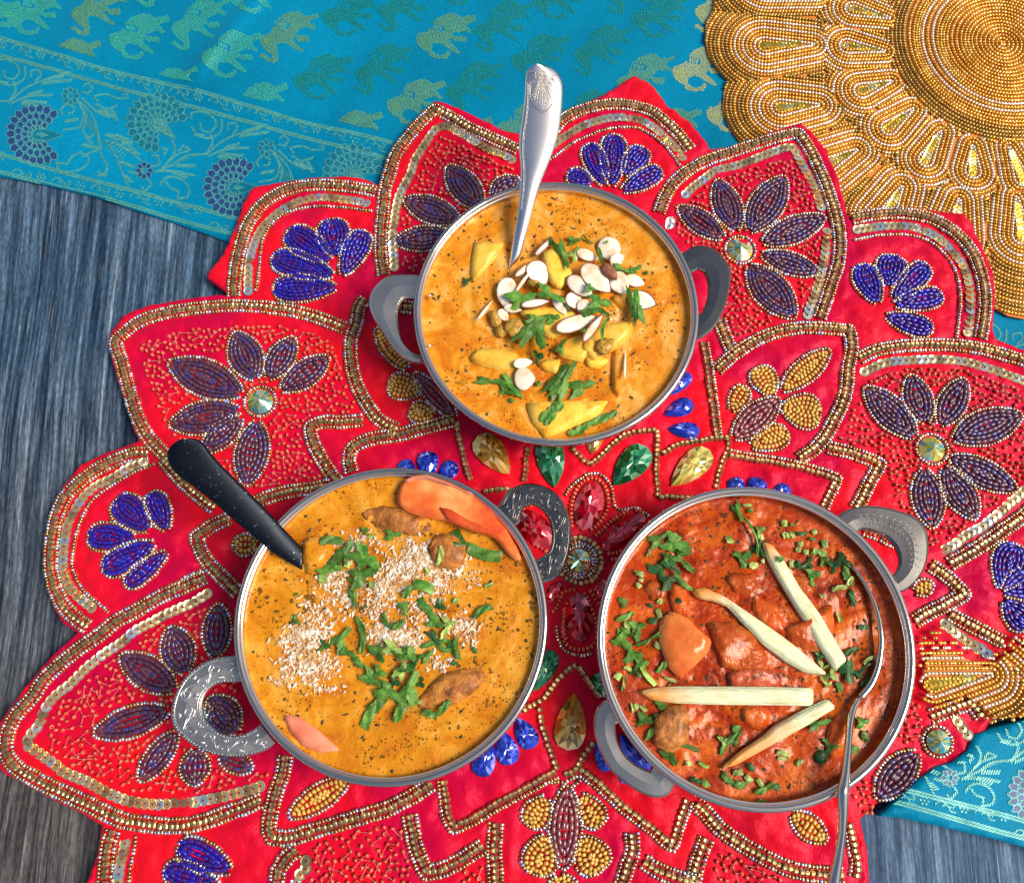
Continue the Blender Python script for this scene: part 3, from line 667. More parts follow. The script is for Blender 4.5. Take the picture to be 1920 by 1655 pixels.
def feat(t, x, y, hl, hw, deg, z=GZ):
    """deg: direction of the narrow end in the picture, anticlockwise from right"""
    c = tp(t, x, y, z); e = tp(t, x+math.cos(R(deg))*50, y-math.sin(R(deg))*50, z); s_ = pxs(c)/TILES[t][2]
    return (np.array([c.x, c.y]), math.atan2(e.y-c.y, e.x-c.x), hl*s_, hw*s_)
dc = tp('V', 1760, 320, GZ)
feats = [feat('V', *q) for q in ((190,335,215,72,2),(270,775,175,68,4),(560,1165,190,66,28),(960,1490,190,66,62),(1420,1600,190,66,80),(1880,1590,190,66,97),(200,-90,215,72,-8),
         (790,100,165,58,-14),(750,355,165,60,-8),(830,635,150,60,18),(1010,875,155,56,38),(1250,1075,165,54,62),(1545,1170,135,56,90),(1860,1200,160,54,112))]
gold_mat(gm, GOUT, feats, (np.array([dc.x, dc.y]), 735/3.84*pxs(dc)), GZ)
GZ2 = .0118
gm2 = thing('beaded_placemat', tp('I', 1650, 600), 'gold beaded placemat edge between the red curry bowl and the lower teal cloth', 'placemat')
GO2 = [tp('I', *p, GZ2) for p in ((1378,560),(1380,440),(1400,350),(1500,330),(1600,400),(1700,480),(1790,440),(1850,390),(1960,330),(2080,330),(2080,800),(1920,812),(1750,835),(1690,790),(1640,700),(1440,752),(1400,700))]
GO3 = [tp('I', *p, GZ2) for p in ((1415,640),(1405,560),(1425,490),(1500,440),(1640,500),(1730,540),(1820,480),(1960,420),(2080,400),(2080,780),(1920,790),(1760,800),(1700,740),(1620,680),(1460,720))]
slab('felt_backing', GO3, .0080, GZ2, MT['felt'], gm2)
gold_mat(gm2, GO2, [feat('I', 1570,605,190,58,10,GZ2), feat('I', 1990,440,150,56,150,GZ2)], None, GZ2, None, lambda q: .0 if in_poly(q[0], q[1], GO3) else .35)

# ------------------------------------------------------------------ the red placemat
ZR = .0078
OUTL = '388,521 430,460 455,385 478,352 520,345 560,338 600,332 650,333 690,338 708,348 713,342 724,318 735,286 748,262 765,238 790,213 815,191 832,196 870,210 902,226 935,242 972,255 1010,255 1034,237 1060,213 1090,196 1136,180 1168,158 1189,146 1220,164 1256,206 1286,226 1315,262 1333,281 1373,275 1439,251 1500,232 1522,250 1548,284 1566,328 1579,365 1588,406 1621,395 1694,388 1767,399 1800,404 1818,419 1840,463 1858,510 1865,565 1860,620 1863,638 1920,658 1985,700 2015,800 2000,900 1975,980 2010,1100 2010,1200 1960,1260 1900,1300 1850,1360 1800,1420 1700,1480 1648,1500 1612,1535 1625,1600 1632,1720 1500,1740 170,1740 166,1655 182,1602 190,1565 193,1547 157,1525 109,1503 55,1474 15,1452 -4,1434 -10,1394 -4,1361 22,1322 47,1290 80,1250 128,1202 146,1186 120,1168 98,1131 85,1091 81,1055 82,1028 89,990 100,946 121,909 155,872 197,850 248,833 262,828 250,803 235,759 220,711 208,664 205,632 231,595 277,575 328,566 397,556 427,555 423,547 401,529'
OUT = [pt(*map(float, q.split(',')), ZR) for q in OUTL.split()]
mat_ = thing('beaded_placemat', pt(1086, 1052), 'large red satin lotus placemat with beaded flowers, under the three curry bowls', 'placemat')
STITCH = []                                            # points where the satin is pulled down
OCC = []                                               # (x, y, r) taken by other beadwork
def occ(Q, r_):
    for q in Q: OCC.append((q[0], q[1], r_)); STITCH.append((q[0], q[1]))
SZ, FZ, BZ = .00225, .0038, .0022
def jz(): return random.uniform(-.00015, .00015)
def silver(C, closed=False):
    Q, T = resample(C, .00178)
    for q, t in zip(Q, T):
        j = np.random.normal(0, .00013, 2); add('seed', q[0]+j[0], q[1]+j[1], ZR+.0008+jz(), t[0], t[1], .00175*random.uniform(.85, 1.05), SZ*random.uniform(.92, 1.08))
    occ(Q, .0012)
def fluted(C):
    Q, T = resample(C, .00285)
    for q, t in zip(Q, T):
        a = random.gauss(0, .09); tt = (t[0]*math.cos(a)-t[1]*math.sin(a), t[0]*math.sin(a)+t[1]*math.cos(a)); j = np.random.normal(0, .00018, 2)
        add('fluted', q[0]+j[0], q[1]+j[1], ZR+.0013+jz(), tt[0], tt[1], .00285, FZ*random.uniform(.94, 1.05))
    occ(Q, .0020)
def band(P, mode):
    C = smooth_path(P); fluted(C)
    if mode in 'BR': silver(offset(C, .0033))
    if mode in 'BL': silver(offset(C, -.0033))
def seqrow(P):
    Q, T = resample(smooth_path(P), .0037)
    for q, t in zip(Q, T):
        a = random.gauss(0, .12); add('sequin', q[0], q[1], ZR+.0009+jz(), t[0]*math.cos(a)-t[1]*math.sin(a), t[0]*math.sin(a)+t[1]*math.cos(a), .0058, .0058, R(random.gauss(13, 5)))
    occ(Q, .0034)
LEAVES = []
def leafshape(b_, t_, hw, drop):
    b_, t_ = v2(b_), v2(t_); L = np.linalg.norm(t_-b_); a = (t_-b_)/L; n = np.array([-a[1], a[0]])
    def w(u):
        u = min(max(u, 0), 1)
        if drop: return hw*(u**.8)*((1-u)**.45)/((.654**.85)*(.346**.45))
        return hw*(4*u*(1-u))**.86
    return b_, a, n, L, w
def leaf(t, kind, bx, by, tx, ty, hw):
    drop = kind in ('blue', 'yellowdrop'); z = ZR
    if kind == 'purple': tx, ty = bx+(tx-bx)*1.05, by+(ty-by)*1.05
    P0, P1 = tp(t, bx, by, z), tp(t, tx, ty, z); h_ = (1.30 if kind == 'purple' else 1.14)*hw*pxs(P0)/TILES[t][2]
    b_, a, n, L, w = leafshape(P0, P1, h_, drop)
    out = [b_+a*(u*L)+n*(w(u)+.0013) for u in np.linspace(.0, 1, 16)]+[b_+a*(u*L)-n*(w(u)+.0013) for u in np.linspace(1, .0, 16)]
    silver(smooth_path(out, False))
    ppx = {'blue': ('blue', .0034, BZ), 'purple': ('purple', .0034, BZ*1.08), 'mauve': ('mauve', .0035, BZ*1.1), 'yellow': ('yellow', .0023, .0026), 'yellowdrop': ('yellow', .0023, .0026)}[kind]
    kd_, bl, D = ppx; rp = D*1.04
    nrow = int(h_/rp)+1
    for sgn in (1, -1):
        for k in range(nrow):
            segs = []
            for u in np.linspace(.02, .98, 60):
                lat = w(u)-(k+.5)*rp
                if lat > rp*.28: segs.append(b_+a*(u*L)+n*sgn*lat)
            if len(segs) < 3: continue
            C = np.array(segs); Lr = np.linalg.norm(np.diff(C, axis=0), axis=1).sum()
            if Lr < bl*.7: continue
            Q, T = resample(C, bl*1.03, random.uniform(.35, .65))
            for q, tt in zip(Q, T):
                an = random.gauss(0, .05); add(kd_, q[0], q[1], ZR+.0009+jz()*1.5, tt[0]*math.cos(an)-tt[1]*math.sin(an), tt[0]*math.sin(an)+tt[1]*math.cos(an), bl*random.uniform(.88, 1.0), D, random.gauss(0, .04))
            occ(Q, .0016)
    # midline where the two halves meet
    um = [u for u in np.linspace(.04, .96, 60) if (w(u) % rp) > rp*.28 and w(u) > .4*rp or (w(u) < rp and w(u) > rp*.3)]
    if len(um) > 6:
        C = np.array([b_+a*(u*L) for u in (um[0], um[-1])]); Q, T = resample(C, bl*1.1)
        for q, tt in zip(Q, T): add(kd_, q[0], q[1], ZR+.0007, tt[0], tt[1], bl*.9, D)
        occ(Q, .0016)
DATA = '''
B D 870,990 775,890 720,800 685,700 655,590 625,480 600,385 640,345 720,285 860,240 1000,218 1150,205 1280,205 1400,215 1530,235 1650,270 1775,318
B D 1880,165 1850,210 1835,290 1808,370 1805,450 1815,540 1845,630 1890,710 1935,775 1990,815 2046,838
B D 840,985 920,1080 1010,1165 1110,1240
B D 1870,790 1760,800 1660,800 1595,825 1610,900 1650,980 1700,1060 1740,1110
B E 695,790 600,815 500,840 400,868 300,880 215,905 160,945 150,1000 165,1060
N E 705,800 715,880 735,960 755,1040 775,1100
B D 1310,1215 1400,1180 1500,1155 1620,1140 1740,1110
B A 1205,1530 1207,1450 1220,1350 1243,1250 1275,1160 1335,1070 1410,1010 1500,972 1620,955 1745,960 1845,972 1935,990
S A 1315,1500 1330,1420 1340,1320 1355,1230 1395,1160 1450,1110 1530,1080 1640,1065 1760,1070 1880,1085 1920,1090
Q A 1280,1515 1280,1440 1285,1350 1310,1260 1350,1180 1410,1120 1480,1070 1560,1035 1660,1020 1760,1030 1850,1042 1900,1055
B B 330,1420 315,1330 315,1200 325,1080 335,980 360,890 395,790 450,715 515,640 590,565 660,600 745,650 850,700 940,740 1020,775
Q B 385,1390 380,1310 375,1220 385,1140 395,1075 410,1010 440,950 470,890 485,840 520,780 560,720 605,665 640,655 720,690 800,735 870,775 940,800 1000,835
B B 1150,760 1190,690 1250,620 1330,575 1430,548 1530,540 1620,552 1700,575 1780,635 1850,705 1905,775
Q B 1190,760 1240,720 1290,690 1350,655 1420,630 1500,612 1580,612 1660,630 1720,665 1780,720 1830,770 1870,830
S B 1180,830 1230,790 1290,745 1370,705 1450,675 1540,660 1640,665 1700,695 1760,740 1810,800 1850,860
B C 40,1100 75,1010 130,930 205,872 300,825 400,792 520,752 640,715 755,688 795,740 835,810 870,890 905,970 935,1060 960,1150 970,1260 960,1360 930,1450 900,1540 865,1640
Q C 170,1015 210,975 275,925 330,885 385,870 450,855 505,835 580,805 635,785 700,765 735,770 750,800 775,850 800,895 825,940 850,995 865,1045 880,1085
Q C 905,1180 905,1220 900,1260 895,1310 885,1360 875,1410 860,1460 845,1510 825,1560 800,1640
Q C 95,1180 105,1130
B C 1030,1130 1120,1112 1230,1100 1340,1105 1440,1128 1530,1175 1605,1240 1665,1330 1700,1430 1715,1530 1710,1640 1690,1745
Q C 1045,1190 1110,1180 1180,1170 1260,1168 1340,1172 1410,1195 1470,1225 1530,1280 1580,1335 1615,1400 1635,1480 1640,1560 1635,1650 1625,1730
S C 1045,1240 1120,1220 1220,1210 1340,1215 1430,1245 1500,1300 1550,1370 1580,1450 1590,1550 1580,1650 1570,1740
B F 335,535 400,475 490,410 590,358 690,328 800,315 910,320 1020,330 1030,420 1012,520 1005,620 980,710 935,800 890,880 830,945 760,990
B F 350,270 370,330 400,400 420,440
L F 262,390 278,470 293,560 305,660 318,760 335,880
L F 400,972 500,990 620,1008 740,1030 850,1060 950,1092 925,1140 895,1200 880,1240
B F 900,930 1000,950 1090,980 1175,1015 1150,1060 1110,1130 1080,1200 1050,1250
B F 1065,475 1150,435 1270,412 1400,405 1550,405 1700,425 1810,455 1940,495 2050,560
Q F 1085,550 1130,530 1180,505 1250,490 1330,485 1400,482 1470,480 1550,485 1620,495 1700,515 1760,535 1830,560 1900,585 1960,610
Q F 1500,1460 1560,1430 1600,1395 1650,1365 1700,1340 1750,1300 1800,1260 1840,1220 1880,1190 1930,1140
B F 1530,1530 1600,1490 1700,1430 1800,1360 1900,1290 1960,1240
B F 1090,1350 1170,1375 1260,1420
B I 1430,10 1520,70 1610,160 1530,205 1440,250 1350,300
B I 1530,260 1620,310 1720,360 1810,410
Q I 1500,300 1550,350 1600,385 1640,415 1700,445 1740,480
B G 1065,72 1000,100 920,135 840,168 760,212 680,258 600,300 520,365 440,420 360,480 290,540 220,610 170,690 100,765 55,840 35,915 40,985 95,1055 160,1095 250,1145 350,1190 450,1235 550,1285 650,1325 760,1342 870,1350 970,1345 1070,1322 1170,1285 1270,1250 1350,1215
Q G 1085,150 1040,180 1000,205 940,230 860,265 780,310 700,350 630,410 560,455 500,500 450,540 400,590 360,630 310,665 265,710 230,765 210,825 165,880 140,930 190,965 240,1000 285,1030 330,1070 400,1100 460,1125 520,1160 590,1195 660,1220 750,1235 830,1240 910,1235 990,1230 1070,1215 1150,1200 1230,1180 1300,1160 1360,1140
B D 770,960 690,965 600,995 500,1045 410,1110 335,1190 295,1280 275,1380 265,1480 268,1570 290,1660 330,1740 385,1800 460,1855
Q D 760,1005 710,1020 660,1040 600,1080 550,1105 500,1130 450,1170 410,1220 375,1280 350,1340 340,1400 330,1480 330,1540 340,1590 360,1640 400,1690 450,1730 490,1765
S D 800,1015 720,1045 620,1100 540,1150 470,1210 425,1290 400,1360 380,1450 375,1540 400,1610 440,1670 510,1730 565,1780
B D 1190,1290 1100,1330 1010,1390 1040,1470 1090,1540 1160,1610 1230,1680
S D 890,1640 960,1595 1040,1560
B E 400,205 480,215
N E 1070,930 1060,1000 1055,1060 1050,1110
N E 840,1160 900,1150 970,1148 1020,1160
N E 1290,930 1340,980 1390,1020 1440,980 1500,920 1560,870 1640,850 1730,840 1735,900 1730,980 1728,1060 1735,1140 1740,1185 1800,1185 1880,1190 1950,1190
N F 60,965 130,922 230,900 340,885 400,880 395,930 370,1000 345,1080 330,1140
N H 1320,520 1260,560 1200,630 1150,700 1090,730 1040,760
N H 1330,530 1360,580 1400,640 1440,690
N H 1130,740 1140,830 1165,910 1190,980 1220,1060
N H 1410,920 1360,980 1320,1050
L H 1215,1065 1130,1112 1050,1158 960,1205 870,1255 780,1310 690,1352 662,1290 650,1200 640,1110
R H 1250,1090 1330,1060 1400,1100 1480,1170 1560,1245 1650,1315 1730,1375 1805,1445 1830,1370 1855,1290 1885,1210
S H 1180,1130 1240,1125 1290,1150 1340,1110
B G 1470,985 1455,1080 1420,1180 1395,1280 1385,1370 1400,1410 1500,1410 1600,1380 1700,1350 1800,1320 1920,1285 2000,1260 2070,1225 2150,1180 2225,1130
B G 1530,1470 1470,1520 1435,1580 1420,1660
Q G 1570,1510 1580,1560 1540,1610 1520,1660
B G 585,1370 560,1450 548,1550 540,1660
Q G 650,1420 640,1480 625,1540 615,1600 610,1660
S G 700,1400 695,1460 680,1530 670,1600 665,1660
B H 460,1290 475,1370 490,1450 520,1530 550,1590 620,1575 700,1540 780,1490 840,1450
B H 905,1330 900,1400 895,1480 900,1560 905,1660
B I 230,1230 290,1290 350,1360 430,1420 510,1470 600,1520 700,1565 800,1590 900,1600 990,1600
B H 1600,1380 1605,1480 1575,1570 1550,1660
B H 1660,1530 1740,1580 1850,1620 1950,1640
B I 285,1410 255,1490 230,1570 215,1660
R I 1015,1330 1035,1400 1050,1480 1065,1550 1050,1620
B I 1430,790 1500,765 1570,740 1640,715 1700,790
Q I 1565,800 1600,850 1640,900
C K 965,740 960,640 965,540 985,470 1020,400 1070,350 1140,335 1210,370 1250,440 1262,520 1250,600 1210,670 1160,730 1110,760
S K 910,480 960,400 1020,350 1090,305 1160,295 1230,325 1280,390 1300,460 1310,540 1330,580 1380,590 1440,580 1500,580 1560,620 1600,650
C K 1150,810 1210,760 1280,690 1350,640 1430,600
C K 1560,680 1530,620 1480,590
C K 1250,950 1310,945 1380,930
C K 1280,1000 1330,995 1370,990
C K 560,600 600,560 650,560
C K 640,860 690,890 740,920 770,940
C K 1000,1240 930,1250 890,1270 870,1320 840,1390 800,1430
C K 930,1340 910,1420 900,1500 905,1600 925,1655
C K 1060,1260 1100,1340 1130,1410 1160,1480 1170,1560 1175,1640
C K 1110,1240 1150,1300 1190,1370
C H 1255,230 1250,320 1255,400 1290,435 1340,445 1400,425 1425,380
S H 1215,320 1225,400 1260,450 1330,475 1400,465
L A purple
P D 1250,660 890,500 68
P D 1320,585 1215,350 60
P D 1380,580 1505,375 48
P D 1445,640 1680,475 50
P D 1240,740 890,810 62
P D 1245,775 1050,945 44
P D 1325,790 1270,1110 60
P B 830,1080 665,865 55
P B 720,1140 445,1035 52
P B 690,1215 395,1245 48
P B 880,1015 1015,925 45
P C 375,1230 150,1075 45
P C 440,1195 345,940 52
P C 500,1200 675,925 62
P C 570,1255 875,1125 50
P C 565,1310 845,1400 42
P C 500,1365 725,1625 68
P F 1360,880 1110,635 60
P F 1410,810 1335,570 52
P F 1480,820 1605,590 48
P F 1545,890 1885,765 62
P F 1530,980 1860,1140 52
P F 1500,1030 1660,1285 58
P F 1400,1035 1440,1330 58
P G 910,655 635,485 55
P G 875,755 505,870 52
P G 915,865 730,1105 42
P G 1010,950 1000,1135 50
P G 960,570 880,340 60
P G 1110,490 1125,225 50
P G 1225,870 1085,700 62
P G 1130,990 1290,1055 32
P I 1370,970 1165,1195 55
U A 1735,1482 1405,1488 58
U A 1720,1420 1400,1325 58
U A 1705,1345 1480,1190 62
U A 1728,1330 1705,1130 65
U A 1762,1420 1875,1190 52
U B 1460,960 1380,745 45
U B 1500,965 1510,695 52
U B 1560,905 1665,765 48
U B 1550,990 1750,875 42
U B 1400,950 1275,895 38
U C 1165,1565 1075,1365 55
U C 1215,1480 1245,1315 60
U C 1240,1540 1420,1365 46
U C 1245,1570 1495,1520 45
U C 1200,1628 1445,1700 45
U F 1790,1660 1880,1430 75
U I 1810,190 1940,330 60
U I 1800,150 1980,80 60
U D 770,1355 600,1195 62
U D 862,1360 785,1160 45
U D 700,1395 455,1385 55
U D 800,1420 530,1560 55
U D 862,1465 650,1640 38
U G 1195,1580 920,1450 55
U G 1130,1660 850,1570 50
M F 420,885 655,680 58
M E 700,780 490,550 34
M H 1270,1140 1250,1570 62
Y F 670,640 915,430 46
W F 625,665 545,520 52
W F 410,745 485,620 34
W F 668,725 870,760 72
W F 510,925 700,850 48
Y D 1330,1430 1200,1430 40
Y E 450,530 290,320 38
W E 520,645 355,600 52
W E 590,775 465,735 42
W H 1165,1200 1075,1350 52
W H 1335,1190 1440,1350 48
W H 1165,1395 1105,1600 68
W H 1340,1410 1440,1585 70
W H 1230,1600 1250,1700 60
Y G 1800,1105 1490,1300 46
Y I 715,1285 900,1425 45
Y I 1350,150 1445,105 28
'''
for ln in DATA.strip().split('\n'):
    q = ln.split(' ')
    k, t, rest = q[0], q[1], q[2:]
    if k == 'L' and rest == ['purple']: continue
    if k in 'PUMYW' and len(rest) == 3:
        (bx, by), (tx, ty) = [map(float, r_.split(',')) for r_ in rest[:2]]
        leaf(t, {'P':'purple','U':'blue','M':'mauve','Y':'yellow','W':'yellowdrop'}[k], bx, by, tx, ty, float(rest[2])); continue
    P = pts_of(t, ' '.join(rest), ZR)
    if k in 'BLRN': band(P, k)
    elif k == 'S': silver(smooth_path(P))
    elif k == 'Q': seqrow(P)
    elif k == 'C':
        Q, T = resample(smooth_path(P), .0023)
        for c, tt in zip(Q, T): add('coral', c[0], c[1], ZR+.001+jz(), tt[0], tt[1], .0021, .0027)
        occ(Q, .0015)
# ---- stones
def gem(kind, nm, t, x0, y0, x1, y1, w, round_both=False, parent=None, z=ZR, hmul=1.0):
    a0, a1 = tp(t, x0, y0, z), tp(t, x1, y1, z); b_, t_ = v2(a0), v2(a1); L = np.linalg.norm(t_-b_); a = (t_-b_)/L; n = np.array([-a[1], a[0]]); hw = w/2*pxs(a0)/TILES[t][2]
    def wf(u): return hw*((u**.8)*((1-u)**.42)/((.656**.8)*(.344**.42)) if not round_both else (4*u*(1-u))**.6)
    us = [0, .12, .3, .5, .68, .83, .94, 1]
    ol = [b_+a*(u*L)+n*wf(u) for u in us]+[b_+a*(u*L)-n*wf(u) for u in us[-2:0:-1]]
    ctr = b_+a*L*(.56 if not round_both else .5); hgt = hw*.7*hmul
    V = [(p[0], p[1], z-.0005) for p in ol]+[(p[0], p[1], z+hgt*.35) for p in ol]
    rot = .5; n_ = len(ol); F = []
    mid = [(ol[i]+ol[(i+1) % n_])/2 for i in range(n_)]
    V += [(*(ctr+(p-ctr)*.66), z+hgt*random.uniform(.72, .86)) for p in mid]
    V += [(*(ctr+(p-ctr)*.33), z+hgt*random.uniform(.95, 1.05)) for p in ol]
    V += [(ctr[0], ctr[1], z+hgt*.98)]
    for i in range(n_):
        j = (i+1) % n_
        F += [(i, j, n_+j, n_+i), (n_+i, n_+j, 2*n_+i), (n_+j, 2*n_+j, 2*n_+i), (2*n_+i, 2*n_+j, 3*n_+j), (3*n_+i, 2*n_+i, 3*n_+j), (3*n_+i, 3*n_+j, 4*n_)]
    F.append(tuple(range(n_))[::-1])
    VV, FF, at = [], [], []
    for f in F:
        i = len(VV); VV += [V[q] for q in f]; FF.append(tuple(range(i, i+len(f)))); at += [random.random()]*len(f)
    o = mesh(nm, VV, FF, MT[kind], parent or mat_, False, attr=at)
    bm = bmesh.new(); bm.from_mesh(o.data); bm.normal_update(); c3 = Vector((ctr[0], ctr[1], z-.0003))
    for f in bm.faces:
        if f.normal.dot(f.calc_center_median()-c3) < 0: f.normal_flip()
    bm.to_mesh(o.data); bm.free()
    for u in np.linspace(0, 1, 7): c = b_+a*(u*L); OCC.append((c[0], c[1], hw*.9))
    for p in ol: STITCH.append((p[0], p[1]))
    return o
for q in (('citrine','amber_stone','E',975,1070,812,872,150),('emerald','green_stone','E',1205,1140,1170,880,150),('emerald','green_stone','E',1508,1128,1680,930,150),('pale_citrine','yellow_stone','F',103,1130,300,945,140),
          ('citrine','amber_stone','E',1395,965,1420,830,95),('citrine','amber_stone','H',1308,670,1272,962,160),('emerald','green_stone','H',1095,660,1200,450,120),('emerald','green_stone','H',1480,700,1440,560,110),
          ('sapphire','blue_stone','F',85,665,200,550,80),('sapphire','blue_stone','F',70,765,215,700,95),('sapphire','blue_stone','F',85,835,250,850,90),
          ('sapphire','blue_stone','E',560,1100,553,950,112),('sapphire','blue_stone','E',490,1100,420,1000,90),('sapphire','blue_stone','E',610,1100,700,1010,95),
          ('sapphire','blue_stone','F',470,1200,420,1085,92),('sapphire','blue_stone','F',530,1200,555,1085,100),('sapphire','blue_stone','F',610,1210,710,1130,85),
          ('sapphire','blue_stone','H',1010,795,1098,950,112),('sapphire','blue_stone','H',925,855,985,1035,118),('sapphire','blue_stone','H',885,925,815,1095,115),
          ('sapphire','blue_stone','H',1540,880,1690,1065,120),('sapphire','blue_stone','H',1420,920,1480,1070,80),('sapphire','blue_stone','H',1530,1010,1590,1130,80)): gem(*q)
for q in ((1048,765,1160,362,235),(1188,912,1560,640,205),(800,900,545,600,230),(1005,1262,1045,1670,225),(765,1345,880,1175,110),(1190,1320,1230,1160,120)): gem('ruby','red_stone','K',*q, round_both=True)
def ring(c, r_, kind):
    C = np.array([[c[0]+r_*math.cos(t), c[1]+r_*math.sin(t)] for t in np.linspace(0, 2*math.pi, 90)])
    (silver if kind == 'S' else fluted)(C)
def rivoli(t, x, y, rpx, parent, z=ZR, ringed=True):
    c = tp(t, x, y, z); r_ = rpx*pxs(c)/TILES[t][2]; n_ = 16
    V = [(c.x+r_*math.cos(k*2*math.pi/n_), c.y+r_*math.sin(k*2*math.pi/n_), z) for k in range(n_)]+[(c.x+r_*.97*math.cos(k*2*math.pi/n_), c.y+r_*.97*math.sin(k*2*math.pi/n_), z+.0009) for k in range(n_)]
    V += [(c.x+r_*.5*math.cos((k+.5)*2*math.pi/n_), c.y+r_*.5*math.sin((k+.5)*2*math.pi/n_), z+.0009+r_*.2) for k in range(n_)]+[(c.x, c.y, z+.0009+r_*.42)]
    F = []
    for k in range(n_):
        j = (k+1) % n_; F += [(k, j, n_+j, n_+k), (n_+k, n_+j, 2*n_+k), (n_+j, 2*n_+j, 2*n_+k), (2*n_+k, 2*n_+j, 3*n_)]
    # every facet its own vertices so that each takes its own tint
    VV, FF, at = [], [], []
    for f in F:
        i = len(VV); VV += [V[q] for q in f]; FF.append(tuple(range(i, i+len(f)))); at += [random.random()]*len(f)
    mesh('crystal_cabochon', VV, FF, MT['crystal'], parent, False, attr=at)
    if ringed: ring((c.x, c.y), r_+.0014, 'S')
    OCC.append((c.x, c.y, r_+.001)); return c, r_
rivoli('D', 1340, 695, 68, mat_); rivoli('C', 458, 1288, 66, mat_); rivoli('F', 1443, 940, 68, mat_); rivoli('B', 800, 1190, 66, mat_); rivoli('G', 1010, 780, 66, mat_); rivoli('I', 1478, 918, 62, mat_, ZR+.0016)
c0, r0 = rivoli('K', 1025, 1005, 98, mat_, ringed=False); ring((c0.x, c0.y), r0+.0012, 'S'); ring((c0.x, c0.y), r0+.0030, 'S'); ring((c0.x, c0.y), r0+.0058, 'F')
# ---- scattered coral beads on their threads
CORAL = (('D','730,400 800,370 950,330 1200,310 1500,310 1700,380 1720,450 1780,600 1840,740 1700,770 1590,790 1560,870 1650,1000 1670,1080 1500,1120 1380,1160 1200,1100 1000,1010 900,880 830,750 780,620 740,500'),
 ('B','610,700 1010,880 1010,960 900,1200 800,1300 480,1420 420,1380 420,1150 470,960 540,830'),
 ('C','720,820 760,900 850,1070 880,1250 850,1380 790,1560 740,1680 540,1710 420,1740 370,1600 400,1400 250,1300 120,1200 150,1060 300,940 500,880'),
 ('F','1110,580 1300,530 1600,530 1850,610 1960,700 1960,1080 1800,1220 1600,1380 1420,1450 1330,1300 1250,1220 1230,1130 1210,1000 1060,930 960,880 1040,740'),
 ('G','1060,230 1180,330 1180,480 1300,1000 1390,1090 1200,1160 950,1190 700,1180 540,1120 380,1040 260,950 240,860 330,700 500,560 700,400 900,290'),
 ('H','400,1330 450,1450 470,1640 480,1700 -100,1700 -130,1560 0,1420 200,1370'),('H','740,1580 840,1560 850,1700 720,1700'),
 ('I','330,1480 430,1490 560,1560 700,1600 700,1700 330,1700'),('I','1340,700 1400,760 1380,900 1290,940 1270,850'),('I','1040,1170 1130,1080 1170,1250 1150,1290 1050,1280'))
CH = .004; hashg = {}
def hput(x, y, r_): hashg.setdefault((int(x//CH), int(y//CH)), []).append((x, y, r_))
for o_ in OCC:
    hput(*o_)
BIG = [o_ for o_ in OCC if o_[2] > CH]
def free(x, y, r_):
    i, j = int(x//CH), int(y//CH)
    for a in (-1, 0, 1):
        for b_ in (-1, 0, 1):
            for (u, v, w) in hashg.get((i+a, j+b_), ()):
                if (u-x)**2+(v-y)**2 < (w+r_)**2: return False
    return all((u-x)**2+(v-y)**2 >= (w+r_)**2 for u, v, w in BIG)
TH = []
for t, s_ in CORAL:
    P = [v2(p) for p in pts_of(t, s_, ZR)]; x0, y0 = np.min(P, 0); x1, y1 = np.max(P, 0); area = (x1-x0)*(y1-y0); last = []
    for k in range(int(area/1.7e-6)):
        if last and random.random() < .72:
            lx, ly = random.choice(last[-3:]); a = random.uniform(0, 6.283); dd = random.choice((.0029, .0030, .0048, .0062)); x, y = lx+dd*math.cos(a), ly+dd*math.sin(a)
        else: lx = None; x, y = random.uniform(x0, x1), random.uniform(y0, y1)
        if not in_poly(x, y, P) or not free(x, y, .0012): continue
        if random.random() < .3 and lx is None: continue
        a = random.uniform(0, 3.14); add('coral', x, y, ZR+.0010+jz(), math.cos(a), math.sin(a), .0019, .0025*random.uniform(.9, 1.08), random.gauss(0, .4)); hput(x, y, .0017); STITCH.append((x, y)); last.append((x, y))
        if lx is not None and random.random() < .7: TH.append(((lx, ly), (x, y)))
V, F, at = [], [], []
for a, b_ in TH:
    a, b_ = np.array(a), np.array(b_); t_ = b_-a; n = np.array([-t_[1], t_[0]])/(np.linalg.norm(t_)+1e-9); i = len(V); r_ = .00013
    for p in (a, b_):
        for q in range(4): an = q*math.pi/2; V.append((p[0]+n[0]*r_*math.cos(an), p[1]+n[1]*r_*math.cos(an), ZR+.0016+r_*math.sin(an)))
    F += [(i+q, i+(q+1) % 4, i+4+(q+1) % 4, i+4+q) for q in range(4)]; at += [random.random()]*8
mesh('stitch_threads', V, np.array(F), MT['thread'], mat_, attr=at)['kind'] = 'stuff'
# ---- satin itself
kds = kdtree.KDTree(len(STITCH))
for i, (x, y) in enumerate(STITCH): kds.insert((x, y, 0), i)
kds.balance()
def h_mat(x, y):
    d_ = kds.find((x, y, 0))[2]; pf = 1-math.exp(-d_/.0035)
    n = noise.noise(Vector((x*75, y*75, 0))); n2 = noise.noise(Vector((x*190, y*190, 3)))
    return ZR-.0004+pf*(.0020+.0024*n+.0019*n2)
sheet('satin_cover', OUT, h_mat, MT['satin'], mat_, .0026, .0012)
